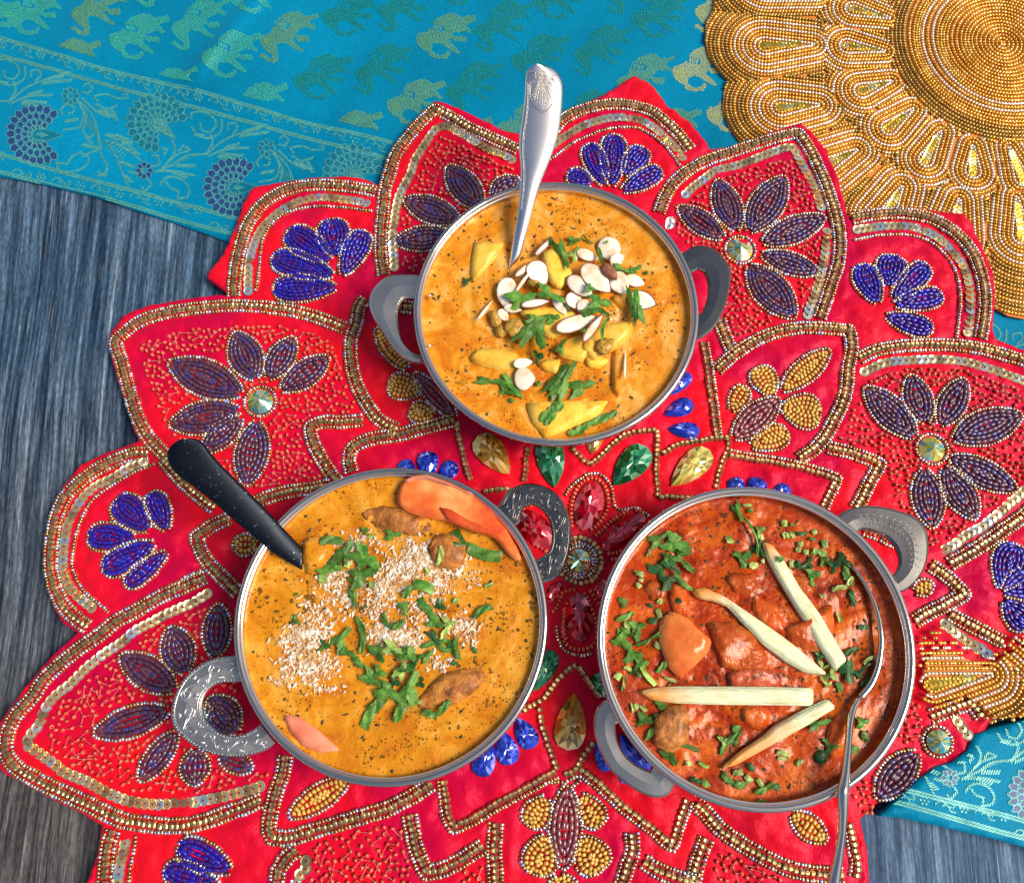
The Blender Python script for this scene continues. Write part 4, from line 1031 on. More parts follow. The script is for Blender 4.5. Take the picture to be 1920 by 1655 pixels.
# orange couching threads beside the silver rows
V, F, at = [], [], []
for r_ in BEADS['seed'][::2]:
    x, y, z, tx, ty = r_[:5]; a = random.choice((-1, 1)); i = len(V); L = .0016
    cx, cy = x-ty*a*.00095, y+tx*a*.00095
    for s1 in (-1, 1):
        for q in range(3): an = q*2.094+1.57; V.append((cx+tx*L*s1-ty*.00022*math.cos(an), cy+ty*L*s1+tx*.00022*math.cos(an), ZR+.0002+.00022*math.sin(an)))
    F += [(i+q, i+(q+1) % 3, i+3+(q+1) % 3, i+3+q) for q in range(3)]; at += [random.random()]*6
mesh('couching_threads', V, np.array(F), MT['orange_thread'], mat_, attr=at)['kind'] = 'stuff'
place('silver_bead', 'silver_beads', 'seed', BEADS['seed'], MT['silver'], mat_, 300)
place('fluted_bead', 'fluted_beads', 'fluted', BEADS['fluted'], MT['fluted'], mat_, 300, False)
place('sequin', 'sequins', 'seq', BEADS['sequin'], MT['sequin'], mat_, 300, False)
place('coral_bead', 'coral_beads', 'seed', BEADS['coral'], MT['coral'], mat_, 300)
place('yellow_bead', 'yellow_beads', 'seed', BEADS['yellow'], MT['yellow'], mat_, 300)
place('purple_bugle_bead', 'purple_bugle_beads', 'bugle', BEADS['purple'], MT['purple'], mat_, 300)
place('blue_bugle_bead', 'blue_bugle_beads', 'bugle', BEADS['blue'], MT['blue'], mat_, 300)
place('mauve_bugle_bead', 'mauve_bugle_beads', 'bugle', BEADS['mauve'], MT['mauve'], mat_, 300)
print({k: len(v) for k, v in BEADS.items()})
# ------------------------------------------------------------------ karahi bowls
ZRIM = .052
def tube(name, C3, r_, m, parent=None, closed=False, n=10, taper=None, flat=1.0):
    C = np.array(C3, dtype=float); k = len(C); V, F = [], []
    for i in range(k):
        if closed: t_ = C[(i+1) % k]-C[i-1]
        else: t_ = C[min(i+1, k-1)]-C[max(i-1, 0)]
        t_ /= np.linalg.norm(t_)+1e-12; u = np.cross(t_, (0, 0, 1)); u /= np.linalg.norm(u)+1e-12; w = np.cross(u, t_); rr = r_ if taper is None else taper(i/(k-1))
        for j in range(n): a = 2*math.pi*j/n; V.append(C[i]+u*rr*math.cos(a)+w*rr*flat*math.sin(a))
    for i in range(k if closed else k-1):
        for j in range(n): q = (i+1) % k; F.append((i*n+j, i*n+(j+1) % n, q*n+(j+1) % n, q*n+j))
    if not closed: F += [tuple(range(n))[::-1], tuple((k-1)*n+j for j in range(n))]
    return (V, F) if name is None else mesh(name, V, F, m, parent)
def revolve(name, prof, c, m, parent, n=160):
    V, F = [], []
    for (r_, z) in prof:
        for k in range(n): a = 2*math.pi*k/n; V.append((c.x+r_*math.cos(a), c.y+r_*math.sin(a), z))
    for i in range(len(prof)-1):
        for k in range(n): F.append((i*n+k, i*n+(k+1) % n, (i+1)*n+(k+1) % n, (i+1)*n+k))
    F.append(tuple(range(n))[::-1]); F.append(tuple((len(prof)-1)*n+k for k in range(n)))
    return mesh(name, V, F, m, parent)
BW = []
def rim_fit(x0, x1, y0, y1):
    cy = (y0+y1)/2; l, r_ = pt(x0, cy, ZRIM), pt(x1, cy, ZRIM); rad = (r_.x-l.x)/2
    t_, b_ = pt((x0+x1)/2, y0, ZRIM), pt((x0+x1)/2, y1, ZRIM)
    return Vector(((l.x+r_.x)/2, (t_.y+b_.y)/2, 0)), (rad+(t_.y-b_.y)/2)/2
def bowl(x0, x1, y0, y1, label, depth, rr=.0017):
    c, Rr = rim_fit(x0, x1, y0, y1); print('bowl', c, Rr, (pt((x0+x1)/2, y0, ZRIM).y-pt((x0+x1)/2, y1, ZRIM).y)/2)
    o = thing('serving_bowl', (c.x, c.y, ZR), label, 'bowl', 'steel curry bowls on the red placemat')
    z0 = ZR+.0012; Rm = Rr-rr
    def prof(inner):
        P = []
        for u in np.linspace(0, 1, 22):
            r_ = Rm*(.62+.37*math.sin(u*math.pi/2)**.8); z = z0+(ZRIM-.002-z0)*(1-math.cos(u*math.pi/2))**.9
            P.append((r_-(.0013 if inner else 0), z+(.0013 if inner and u < .5 else 0)))
        return P
    pf = [(Rm*.3, z0)]+prof(False)+prof(True)[::-1]+[(Rm*.3, z0+.0013)]
    revolve('bowl_body', pf, c, MT['steel'], o)
    C = [(c.x+Rm*math.cos(a), c.y+Rm*math.sin(a), ZRIM-rr*.8) for a in np.linspace(0, 2*math.pi, 181)[:-1]]
    tube('rolled_rim', C, rr, MT['rim_steel'], o, True, 14)
    C = [(c.x+(Rm-rr*.95)*math.cos(a), c.y+(Rm-rr*.95)*math.sin(a), ZRIM-rr*1.35) for a in np.linspace(0, 2*math.pi, 181)[:-1]]
    tube('lip_highlight', C, rr*.6, MT['bright_steel'], o, True, 8)  # bright ring added inside the rim to stand for its highlight line
    b_ = dict(c=c, R=Rr, o=o, z=ZRIM-depth, Rm=Rm)
    # inner radius at curry level
    lev = ZRIM-depth; best = min(prof(True)[6:], key=lambda q: abs(q[1]-lev)); b_['Rc'] = best[0]+.0002
    BW.append(b_); return b_
b1 = bowl(776, 1310, 339, 837, 'steel bowl of golden paneer curry with sliced almonds, nearest the top of the picture', .0065)
b2 = bowl(437, 1028, 876, 1476, 'steel bowl of orange curry under grated coconut with an engraved handle, at the lower left', .0060)
for t_, x_, y_, nm_, mm_, sz in (('E',566,150,'rivet','bright_steel',.0014),('E',566,405,'rivet','bright_steel',.0014)):
    p_ = tp(t_, x_, y_, ZRIM-.003); bm = bmesh.new(); bmesh.ops.create_uvsphere(bm, u_segments=12, v_segments=8, radius=sz); me = bpy.data.meshes.new(nm_); bm.to_mesh(me); bm.free(); me.materials.append(MT[mm_]); me.polygons.foreach_set('use_smooth', [True]*len(me.polygons))
    o_ = link(nm_, me, b1['o']); o_.location = p_; o_.scale = (.6, 1, 1)
b3 = bowl(1119, 1718, 911, 1525, 'steel bowl of deep red curry with pale ginger sticks, at the lower right', .0085, .0018)
def handle(b_, t, outer, inner, zc, rise, m, engrave=None):
    c = b_['c']
    def zf(p): return zc+rise*(math.hypot(p[0]-c.x, p[1]-c.y)-b_['R'])
    def pj(s_):
        out = []
        for q in s_.split():
            x, y = map(float, q.split(',')); p = tp(t, x, y, zc)
            for _ in range(4): p = tp(t, x, y, zf(p))
            out.append(p)
        return out
    def ext(P):
        for i in (0, -1):
            v = Vector((c.x-P[i].x, c.y-P[i].y, 0)); v.normalize(); q = P[i]+v*.004
            q.z = P[i].z; P.insert(0, q) if i == 0 else P.append(q)
        return P
    O, I = ext(pj(outer)), ext(pj(inner)); O2, I2 = smooth_path(O, step=.0012), smooth_path(I, step=.0012)
    O2, _ = resample(O2, .0015); I2, _ = resample(I2, .0015)
    k = 64; oo = np.array([O2[int(i*(len(O2)-1)/(k-1))] for i in range(k)]); ii = np.array([I2[int(i*(len(I2)-1)/(k-1))] for i in range(k)])
    th = .0022; V, F = [], []
    cr = [(0, -th), (0, -.0010), (.09, 0), (.5, .0003), (.92, 0), (1, -.0008), (1, -th)]
    for i in range(k):
        for (u, dz) in cr: p = oo[i]*(1-u)+ii[i]*u; V.append((p[0], p[1], zf(p)+dz))
    n = len(cr)
    for i in range(k-1):
        for j in range(n): F.append((i*n+j, (i+1)*n+j, (i+1)*n+(j+1) % n, i*n+(j+1) % n))
    F += [tuple(range(n)), tuple((k-1)*n+j for j in range(n))[::-1]]
    h_ = mesh('handle', V, F, MT['groove_steel'] if engrave == 'scroll' and m is MT['handle_steel'] else m, b_['o'], False)  # darker plate under lighter ribs puts the recess shade into the colour
    bm = bmesh.new(); bm.from_mesh(h_.data); bmesh.ops.recalc_face_normals(bm, faces=bm.faces); bm.to_mesh(h_.data); bm.free()
    if engrave:
        VV, FF = [], []
        def rib(uv, r_=.00034):
            pts_ = []
            for (s_, u) in uv:
                s_ = min(max(s_, 0), 1)*(k-1); i = min(int(s_), k-2); f = s_-i
                o_ = oo[i]*(1-f)+oo[i+1]*f; n_ = ii[i]*(1-f)+ii[i+1]*f; p = o_*(1-u)+n_*u; pts_.append((p[0], p[1], zf(p)+.0001+.0005*min(u, 1-u)))
            v, f_ = tube(None, pts_, r_, None, n=5); b0 = len(VV); VV.extend(v); FF.extend([tuple(q+b0 for q in ff) for ff in f_])
        if engrave == 'scroll':
            rib([(s_, .13) for s_ in np.linspace(.03, .97, 90)], .00025); rib([(s_, .87) for s_ in np.linspace(.03, .97, 90)], .00025)
            nper = 5
            rib([(s_, .5+.29*math.sin(s_*nper*2*math.pi)) for s_ in np.linspace(.03, .97, 160)], .00036)
            rib([(s_, .5+.20*math.sin(s_*nper*2*math.pi+.35)) for s_ in np.linspace(.03, .97, 160)], .00022)
            for q in range(nper*2):
                sc = (q+.5)/(nper*2); sd_ = 1 if q % 2 else -1
                rib([(sc+(.034-.0046*a)*math.cos(a), .5-sd_*.13+(.034-.0046*a)*6.2*sd_*math.sin(a)) for a in np.linspace(-.8, 6.4, 26)], .0003)
                for w_ in (-1, 0, 1): rib([(sc+.02*w_, .5+sd_*.34), (sc+.012*w_+.006, .5+sd_*.24), (sc+.008, .5+sd_*.14)], .00022)
            for s_ in np.linspace(.03, .97, 60): rib([(s_, .04), (s_+.006, .11)], .0002); rib([(s_, .96), (s_+.006, .89)], .0002)
        else:
            rib([(s_, .5) for s_ in np.linspace(.12, .8, 60)], .0002)
            for s_ in np.linspace(.14, .76, 15):
                for sg in (-1, 1): rib([(s_, .5), (s_+.02, .5+sg*.13), (s_+.03, .5+sg*.24)], .00017)
        e = mesh('engraved_scroll', VV, FF, MT['groove_steel'] if engrave != 'scroll' else MT['relief_steel'] if m is MT['handle_steel'] else m, h_); e['kind'] = 'stuff'
    # two rivets
    return h_
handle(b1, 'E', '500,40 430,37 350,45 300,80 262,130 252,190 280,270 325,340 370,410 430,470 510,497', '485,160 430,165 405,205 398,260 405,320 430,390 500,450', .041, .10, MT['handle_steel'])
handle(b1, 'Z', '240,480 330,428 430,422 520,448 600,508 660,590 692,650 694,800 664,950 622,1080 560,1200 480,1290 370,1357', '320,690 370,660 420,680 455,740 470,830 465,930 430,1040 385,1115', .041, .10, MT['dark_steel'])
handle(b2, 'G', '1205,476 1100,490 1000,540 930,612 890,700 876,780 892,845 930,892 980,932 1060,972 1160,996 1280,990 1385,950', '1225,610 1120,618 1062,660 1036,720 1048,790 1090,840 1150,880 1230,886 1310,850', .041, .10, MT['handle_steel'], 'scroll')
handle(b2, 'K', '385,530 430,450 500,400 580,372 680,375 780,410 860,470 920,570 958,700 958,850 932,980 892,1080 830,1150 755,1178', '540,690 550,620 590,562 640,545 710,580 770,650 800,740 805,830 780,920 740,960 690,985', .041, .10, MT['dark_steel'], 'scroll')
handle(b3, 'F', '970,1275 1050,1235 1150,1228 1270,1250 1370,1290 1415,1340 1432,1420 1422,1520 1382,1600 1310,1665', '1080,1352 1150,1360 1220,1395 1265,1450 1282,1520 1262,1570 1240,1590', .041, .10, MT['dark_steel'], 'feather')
handle(b3, 'H', '1478,700 1428,740 1408,820 1418,900 1450,985 1500,1070 1570,1130 1650,1182 1730,1208 1790,1195 1815,1160', '1520,830 1530,910 1570,990 1630,1040 1700,1075', .041, -.12, MT['handle_steel'])

# ------------------------------------------------------------------ curries
def bumps_fn(lst, t, z):
    out = []
    for (x, y, rx, ry, ang, hh) in lst:
        c = tp(t, x, y, z); s_ = pxs(c)/TILES[t][2]; out.append((c.x, c.y, rx*s_, ry*s_, R(ang), hh))
    return out
def make_h(b_, amp1, amp2, bl, seed):
    def h_(x, y):
        rr = math.hypot(x-b_['c'].x, y-b_['c'].y)/b_['Rc']; edge = max(0, 1-max(0, (rr-.86)/.14))
        z = b_['z']+edge*(amp1*noise.noise(Vector((x*85, y*85, seed)))+amp2*noise.noise(Vector((x*240, y*240, seed+3)))+amp2*.5*noise.noise(Vector((x*520, y*520, seed+5))))
        z += .0008*max(0, (rr-.965)/.035)**2
        for (cx, cy, rx, ry, a, hh) in bl:
            dx, dy = x-cx, y-cy; u = (dx*math.cos(a)+dy*math.sin(a))/rx; v = (-dx*math.sin(a)+dy*math.cos(a))/ry; q = u*u+v*v
            if q < 4: z += hh*math.exp(-q*1.2)
        return z
    return h_
def curry(b_, hf, m, label):
    V, F = [(b_['c'].x, b_['c'].y, hf(b_['c'].x, b_['c'].y))], []; nr, na = 120, 300
    for i in range(1, nr+1):
        r_ = b_['Rc']*i/nr
        for k in range(na): a = 2*math.pi*k/na; x, y = b_['c'].x+r_*math.cos(a), b_['c'].y+r_*math.sin(a); V.append((x, y, hf(x, y)))
    for k in range(na): F.append((0, 1+k, 1+(k+1) % na))
    for i in range(nr-1):
        for k in range(na): a = 1+i*na+k; b2_ = 1+i*na+(k+1) % na; F.append((a, a+na, b2_+na, b2_))
    o = tag(mesh('curry', V, F, m, None, True, center=True), label, 'curry')
    SV, SF = [], []; n_ = 240; c = b_['c']
    for k in range(n_):
        a = 2*math.pi*k/n_; q = max(0, noise.noise(Vector((math.cos(a)*2.2+c.x*40, math.sin(a)*2.2, 1)))+.15)+.35*max(0, noise.noise(Vector((math.cos(a)*9, math.sin(a)*9+c.x*50, 5))))
        hh = .0006+.0042*q; r0_ = b_['Rc']
        for (dr, dz) in ((-.0012, -.0004), (-.0004, hh*.35), (.0001+hh*.10, hh*.8), (.0009+hh*.12, hh)): SV.append((c.x+(r0_+dr)*math.cos(a), c.y+(r0_+dr)*math.sin(a), b_['z']+dz+.0004))
    for k in range(n_):
        for j in range(3): q = (k+1) % n_; SF.append((k*4+j, q*4+j, q*4+j+1, k*4+j+1))
    mesh('sauce_smear', SV, SF, m, o); return o
h1 = make_h(b1, .0011, .0004, bumps_fn([(640,640,330,200,0,.0032),(1150,650,420,260,0,.0030),(1180,1050,280,150,20,.0030),(250,1200,220,80,0,.0018),(1640,1180,200,60,-25,.0014),(1420,1300,60,200,0,.0016),(200,300,150,150,0,.0014),(500,950,150,100,0,.0015),(425,390,60,50,0,.0016)], 'Y', b1['z']), 3)
h2 = make_h(b2, .0009, .0003, bumps_fn([(940,290,250,90,-12,.0022),(1330,520,170,110,-30,.0030),(1340,1500,250,110,25,.0020),(350,520,110,160,0,.0030),(300,1200,300,300,0,.0014),(900,1250,200,150,0,.0018),(900,700,250,200,0,.0014),(1100,600,180,160,0,.0022),(240,590,60,60,0,.0020)], 'X', b2['z']), 11)
h3 = make_h(b3, .0011, .00035, bumps_fn([(540,980,200,170,0,.0030),(880,1020,190,150,0,.0026),(1350,930,160,130,0,.0028),(900,600,120,70,0,.0026),(1010,1230,170,70,0,.0026),(1000,1480,100,80,0,.0026),(470,1520,130,130,0,.0028),(510,720,60,110,0,.0022),(330,640,70,70,0,.0022),(1060,800,130,200,40,.0018),(1560,1480,90,160,0,.0020),(900,250,120,100,0,.0016)], 'W', b3['z']), 23)
curry(b1, h1, MT['golden_curry'], 'golden orange curry filling the top bowl, flecked with dark herbs')
curry(b2, h2, MT['amber_curry'], 'smooth orange curry filling the lower left bowl around the potato dumplings')
curry(b3, h3, MT['red_curry'], 'deep red tomato curry filling the lower right bowl')
HF = {'Y': (h1, b1), 'X': (h2, b2), 'W': (h3, b3), 'E': (h1, b1), 'G': (h2, b2), 'I': (h3, b3), 'H': (h2, b2)}
def on(t, x, y, up=0.0, hb=None):
    hf, b_ = hb or HF[t]; p = tp(t, x, y, b_['z'])
    for _ in range(3): p = tp(t, x, y, hf(p.x, p.y)+up)
    return p
# ---- labels that say which one
LM = {'top': [((965,470),'the silver spoon'),((905,480),'the corner paneer cube'),((1063,785),'the triangular paneer piece'),((1145,510),'the brown almond chunk'),((962,618),'the golden raisins'),((790,590),'the left rim'),((1295,560),'the right rim'),((1040,350),'the far rim'),((1090,615),'the large white almond slice'),((1135,480),'the palest round almond slices'),((935,675),'the long paneer strip'),((1180,640),'the yellow paneer pieces on the right')],
      'left': [((560,1040),'the black spoon'),((860,960),'the tomato wedge'),((580,1375),'the pink tomato slice'),((850,1290),'the lower potato dumpling'),((755,975),'the upper potato dumpling'),((600,1210),'the left heap of coconut'),((790,1050),'the upper heap of coconut'),((1010,1170),'the right rim'),((450,1170),'the left rim'),((730,1465),'the near rim'),((860,1060),'the coconut-dusted dumpling'),((725,1200),'the central coconut')],
      'right': [((1490,1130),'the upright ginger stick'),((1430,1190),'the curved ginger stick'),((1370,1304),'the level ginger stick'),((1470,1370),'the orange-tipped ginger stick'),((1640,1150),'the submerged spoon'),((1285,1200),'the pale paneer chunk'),((1385,1215),'the square red chunk'),((1130,1200),'the left rim'),((1700,1200),'the right rim'),((1410,920),'the far rim'),((1420,1515),'the near rim'),((1260,1380),'the charred meat chunk'),((1260,1070),'the knotted herb sprig')]}
CTR = {'top': (1043,588), 'left': (732,1176), 'right': (1418,1218)}
CN = {'top': 'paneer curry', 'left': 'orange curry', 'right': 'red curry'}
USED = {}
def dirw(dx, dy):
    a = math.degrees(math.atan2(-dy, dx)) % 360
    return ['right of','above and right of','above','above and left of','left of','below and left of','below','below and right of'][int(((a+22.5) % 360)//45)]
def autolabel(bw, px, py, what):
    l = sorted(LM[bw], key=lambda q: (q[0][0]-px)**2+(q[0][1]-py)**2)
    d0 = math.hypot(px-l[0][0][0], py-l[0][0][1])
    s1 = ('on ' if d0 < 9 and 'rim' not in l[0][1] else dirw(px-l[0][0][0], py-l[0][0][1])+' ')+l[0][1]
    c = CTR[bw]; a = math.degrees(math.atan2(px-c[0], c[1]-py)) % 360; hr = int(round(a/30)) % 12 or 12
    hours = ['','one','two','three','four','five','six','seven','eight','nine','ten','eleven','twelve']; rad_ = math.hypot(px-c[0], py-c[1])
    cands = ['%s %s' % (what, s1), '%s %s on the %s' % (what, s1, CN[bw]), '%s %s, towards %s' % (what, s1, l[1][1]), '%s %s, at %s o\'clock in the bowl' % (what, s1, hours[hr]),
             '%s %s, %s %s' % (what, s1, dirw(px-l[1][0][0], py-l[1][0][1]), l[1][1]), '%s %s, nearer %s' % (what, s1, l[2][1]), '%s %s, at %s o\'clock near the %s' % (what, s1, hours[hr], 'edge' if rad_ > 160 else 'middle')]
    for q in cands:
        if q not in USED and len(q.split()) <= 16: USED[q] = 1; return q
    q = cands[3]+' too'; print('DUP', q); return cands[3]
BT = {'Y': 'top', 'E': 'top', 'X': 'left', 'G': 'left', 'H': 'left', 'W': 'right', 'I': 'right'}
# ---- paneer, meat and other chunks: irregular rounded blocks
def chunk(name, t, poly, top, m, label, cat, hb=None, sub=2, wob=.0005, depth=.006, parent=None, dome=.35):
    gx = sum(p[0] for p in poly)/len(poly); gy = sum(p[1] for p in poly)/len(poly)
    if not name.startswith(('ginger', 'tomato', 'seed')): poly = [(gx+(x-gx)*1.13, gy+(y-gy)*1.13) for x, y in poly]
    ps = [on(t, x, y, top, hb) for x, y in poly]; zt = sum(p.z for p in ps)/len(ps)
    ps = [on(t, x, y, top, hb) for x, y in poly]
    bm = bmesh.new(); tv = [bm.verts.new((p.x, p.y, p.z+random.uniform(-.0004, .0004))) for p in ps]; f = bm.faces.new(tv)
    if f.normal.z < 0: f.normal_flip()
    f.normal_update()
    if f.normal.z < 0: f.normal_flip()
    r_ = bmesh.ops.extrude_face_region(bm, geom=[f]); nv = [v for v in r_['geom'] if isinstance(v, bmesh.types.BMVert)]
    cx = sum(p.x for p in ps)/len(ps); cy = sum(p.y for p in ps)/len(ps)
    # nv is the copy: original becomes the underside
    for v in tv: v.co.z -= depth+top; v.co.x += (v.co.x-cx)*.06; v.co.y += (v.co.y-cy)*.06
    bmesh.ops.recalc_face_normals(bm, faces=bm.faces)
    size = math.sqrt(max(1e-9, sum(q.calc_area() for q in bm.faces if abs(q.normal.z) > .8)/2))
    bmesh.ops.bevel(bm, geom=list(bm.edges), offset=min(.0007, size*.06), segments=2, affect='EDGES', clamp_overlap=True)
    bmesh.ops.triangulate(bm, faces=[q for q in bm.faces if len(q.verts) > 4]); bmesh.ops.subdivide_edges(bm, edges=[e for e in bm.edges if e.calc_length() > .0015], cuts=sub, use_grid_fill=True)
    for v in bm.verts:
        n = noise.noise_vector(v.co*260); v.co += Vector(n)*wob; n2 = noise.noise(v.co*90+Vector((3, 1, 2))); v.co.z += n2*wob*.9
        if dome and v.co.z > zt-.002: q = min(1, math.hypot(v.co.x-cx, v.co.y-cy)/(size*.6)); v.co.z += dome*.002*(1-q*q)
    me = bpy.data.meshes.new(name); bm.to_mesh(me); bm.free(); me.materials.append(m)
    c = Vector((cx, cy, zt-.003)); me.transform(Matrix.Translation(-c))
    me.polygons.foreach_set('use_smooth', [True]*len(me.polygons))
    o = link(name, me, parent); o.location = c; LOC[o.name] = c
    if parent is None: tag(o, label, cat)
    return o
PAN = [('paneer_cube', 'Y', [(103,170),(335,183),(300,260),(232,335),(95,492),(70,420),(82,300)], .0022, 'yellow paneer cube with a sharp corner, alone left of the silver spoon'),
 ('paneer_cube', 'Y', [(722,272),(842,202),(905,330),(962,440),(905,505),(858,545),(790,505),(740,400)], .0048, 'tall paneer cube sticking up right of the spoon tip'),
 ('paneer_strip', 'Y', [(72,1195),(130,1130),(300,1118),(460,1168),(440,1285),(300,1292),(120,1245)], .0022, 'long low strip of paneer at the left below the raisins'),
 ('paneer_piece', 'Y', [(835,1095),(950,1035),(1055,1005),(1115,1130),(1060,1215),(960,1195),(890,1175)], .0040, 'yellow paneer piece below the large white almond slice'),
 ('paneer_piece', 'Y', [(1120,955),(1300,915),(1485,885),(1495,975),(1385,1092),(1260,1150),(1180,1200),(1085,1100)], .0042, 'broad yellow paneer piece at the right of the heap'),
 ('paneer_piece', 'Y', [(1110,1185),(1200,1190),(1292,1222),(1205,1285),(1120,1262)], .0024, 'small tongue of yellow paneer under the broad piece'),
 ('paneer_piece', 'Y', [(528,790),(640,758),(800,760),(982,800),(905,905),(862,962),(780,1000),(620,870)], .0040, 'paneer piece in the middle of the heap under the leaves'),
 ('paneer_piece', 'Y', [(675,1262),(760,1215),(855,1222),(835,1335),(740,1315)], .0020, 'small paneer piece below the curled leaf at the heap\'s foot'),
 ('paneer_triangle', 'E', [(1083,708),(1270,698),(1455,698),(1400,770),(1290,815),(1170,868),(1140,825),(1108,790)], .0020, 'triangular paneer piece floating near the bottom rim'),
 ('paneer_piece', 'Y', [(1340,660),(1440,760),(1560,800),(1680,780),(1760,700),(1640,600),(1480,600)], .0016, 'paneer piece coated in sauce under the tan almond slice'),
 ('paneer_strip', 'Y', [(1350,1140),(1430,1110),(1475,1160),(1440,1400),(1400,1520),(1345,1480)], .0016, 'upright sauce-coated paneer strip at the lower right')]
for nm, t, poly, top, lb in PAN:
    coated = 'coated' in lb
    chunk(nm, t, [(x, y) for x, y in poly], top, MT['golden_curry'] if coated else MT['paneer'], lb, 'paneer', wob=.00028, dome=.1)
CHK = [('paneer_chunk','W',[(400,855),(470,808),(560,862),(692,982),(662,1062),(585,1140),(500,1195),(430,1110),(388,965)],.0030,'tomato_pale','pale orange paneer chunk with rounded corners, left of the ginger'),
 ('paneer_chunk','W',[(708,880),(860,876),(965,930),(1062,1075),(1040,1155),(880,1160),(795,1130),(765,1030)],.0026,'meat','square red chunk below the curved ginger stick'),
 ('meat_chunk','W',[(1205,905),(1340,850),(1485,760),(1495,900),(1435,1050),(1340,1020),(1250,975)],.0022,'meat','red meat chunk tucked under the upright ginger stick'),
 ('meat_chunk','W',[(820,575),(880,545),(985,548),(1010,620),(960,665),(860,650)],.0016,'meat','small red meat chunk high in the red curry above the curved ginger'),
 ('meat_chunk','W',[(840,1200),(900,1172),(1010,1158),(1120,1185),(1165,1240),(1120,1285),(860,1285)],.0024,'meat_dark','dark charred meat chunk just above the level ginger stick'),
 ('meat_chunk','W',[(925,1430),(1000,1405),(1085,1440),(1090,1510),(1010,1555),(935,1500)],.0026,'meat','knobbly red meat chunk just below the level ginger stick'),
 ('meat_chunk','W',[(360,1500),(440,1425),(530,1415),(560,1500),(550,1640),(450,1700),(350,1640)],.0032,'kofta_crust','browned meat chunk with a charred spot near the left handle'),
 ('meat_chunk','W',[(455,625),(530,610),(555,700),(545,810),(480,790),(440,700)],.0016,'meat','upright red meat chunk under the knotted herb sprig'),
 ('meat_chunk','W',[(275,620),(330,585),(385,620),(385,700),(320,710)],.0014,'meat','small red meat lump left of the knotted herb sprig'),
 ('meat_chunk','W',[(1490,1560),(1540,1480),(1620,1440),(1640,1560),(1590,1700),(1500,1740),(1470,1650)],.0018,'meat','long red meat chunk beside the handle of the submerged spoon'),
 ('meat_chunk','W',[(1000,700),(1090,740),(1180,850),(1190,930),(1100,900),(1000,790)],.0014,'meat','rough red meat chunk between the two upper ginger sticks'),
 ('onion_piece','I',[(850,985),(880,965),(918,985),(905,1022),(860,1025)],.0020,'leaf_dark','small dark green-black pepper piece near the lower right rim'),
 ('meat_chunk','W',[(1240,560),(1330,560),(1380,640),(1330,700),(1250,640)],.0012,'meat','small red meat lump right of the upright ginger stick\'s middle')]
food('tomato_pale', [(.25,(.60,.08,.012)),(.55,(.80,.22,.04)),(.8,(.84,.36,.11))], 55, .25, 260, .4, .001, .15, .5)
food('meat_dark', [(.3,(.05,.02,.015)),(.5,(.40,.06,.02)),(.8,(.55,.13,.06))], 150, .22, 230, .9, .0018, .1, .5)
for nm, t, poly, top, mm, lb in CHK: chunk(nm, t, poly, top, MT[mm], lb, 'pepper piece' if nm[0] == 'o' else ('paneer' if 'paneer' in nm else 'meat'), wob=.0007)
def ell(cx, cy, a, b_, ang, n=12):
    an = R(ang); return [(cx+a*math.cos(q)*math.cos(an)-b_*math.sin(q)*math.sin(an), cy+a*math.cos(q)*math.sin(an)+b_*math.sin(q)*math.cos(an)) for q in np.linspace(0, 2*math.pi, n+1)[:-1]]
for poly, lb, top in ((ell(940,290,240,82,12),'brown potato dumpling beside the tomato wedge, half sunk in orange curry',.0008),(ell(1300,510,130,110,35),'browned dumpling dusted with grated coconut below the tomato wedge',.0022),(ell(1330,1500,240,100,-26),'long brown potato dumpling near the bottom right of the orange curry',.0010)):
    chunk('potato_dumpling', 'X', poly, top, MT['kofta_crust'], lb, 'dumpling', wob=.0006, dome=1.0)
chunk('potato_dumpling', 'X', [(285,430),(360,400),(450,440),(470,520),(400,610),(300,660),(268,560)], .0018, MT['amber_curry'], 'sauce-covered dumpling against the tip of the black spoon', 'dumpling', wob=.0006, dome=1.0)
# ---- ginger sticks
for gi, (poly, lb) in enumerate((([(1050,340),(1110,352),(1180,440),(1290,620),(1420,800),(1510,950),(1600,1100),(1525,1165),(1430,1030),(1290,790),(1150,560),(1085,440)],'long straight ginger stick slanting down from the top of the red curry'),
                 ([(598,648),(680,638),(800,690),(900,760),(1050,860),(1220,980),(1340,1080),(1465,1190),(1330,1182),(1200,1112),(1050,1000),(930,872),(830,762),(740,725),(630,705)],'curved ginger stick with an orange tip lying across the middle'),
                 ([(255,1312),(350,1288),(500,1280),(800,1280),(1100,1282),(1370,1290),(1370,1405),(1100,1400),(800,1398),(500,1390),(340,1368)],'thick level ginger stick lying straight across the lower half'),
                 ([(1470,1365),(1525,1420),(1350,1530),(1150,1640),(1010,1720),(880,1790),(785,1812),(900,1710),(1050,1610),(1130,1540),(1300,1445)],'ginger stick with a sauce-stained tail near the bottom of the red curry'))):
    gm_ = ginger_mat('W', *((1080,380,1560,1130,1070,360,.010),(640,670,1420,1170,630,670,.020),(300,1330,1350,1345,300,1370,.020),(1500,1390,850,1780,850,1780,.042))[gi])
    chunk('ginger_stick', 'W', poly, .0042, gm_, lb, 'ginger', wob=.0001, depth=.0005, dome=0)
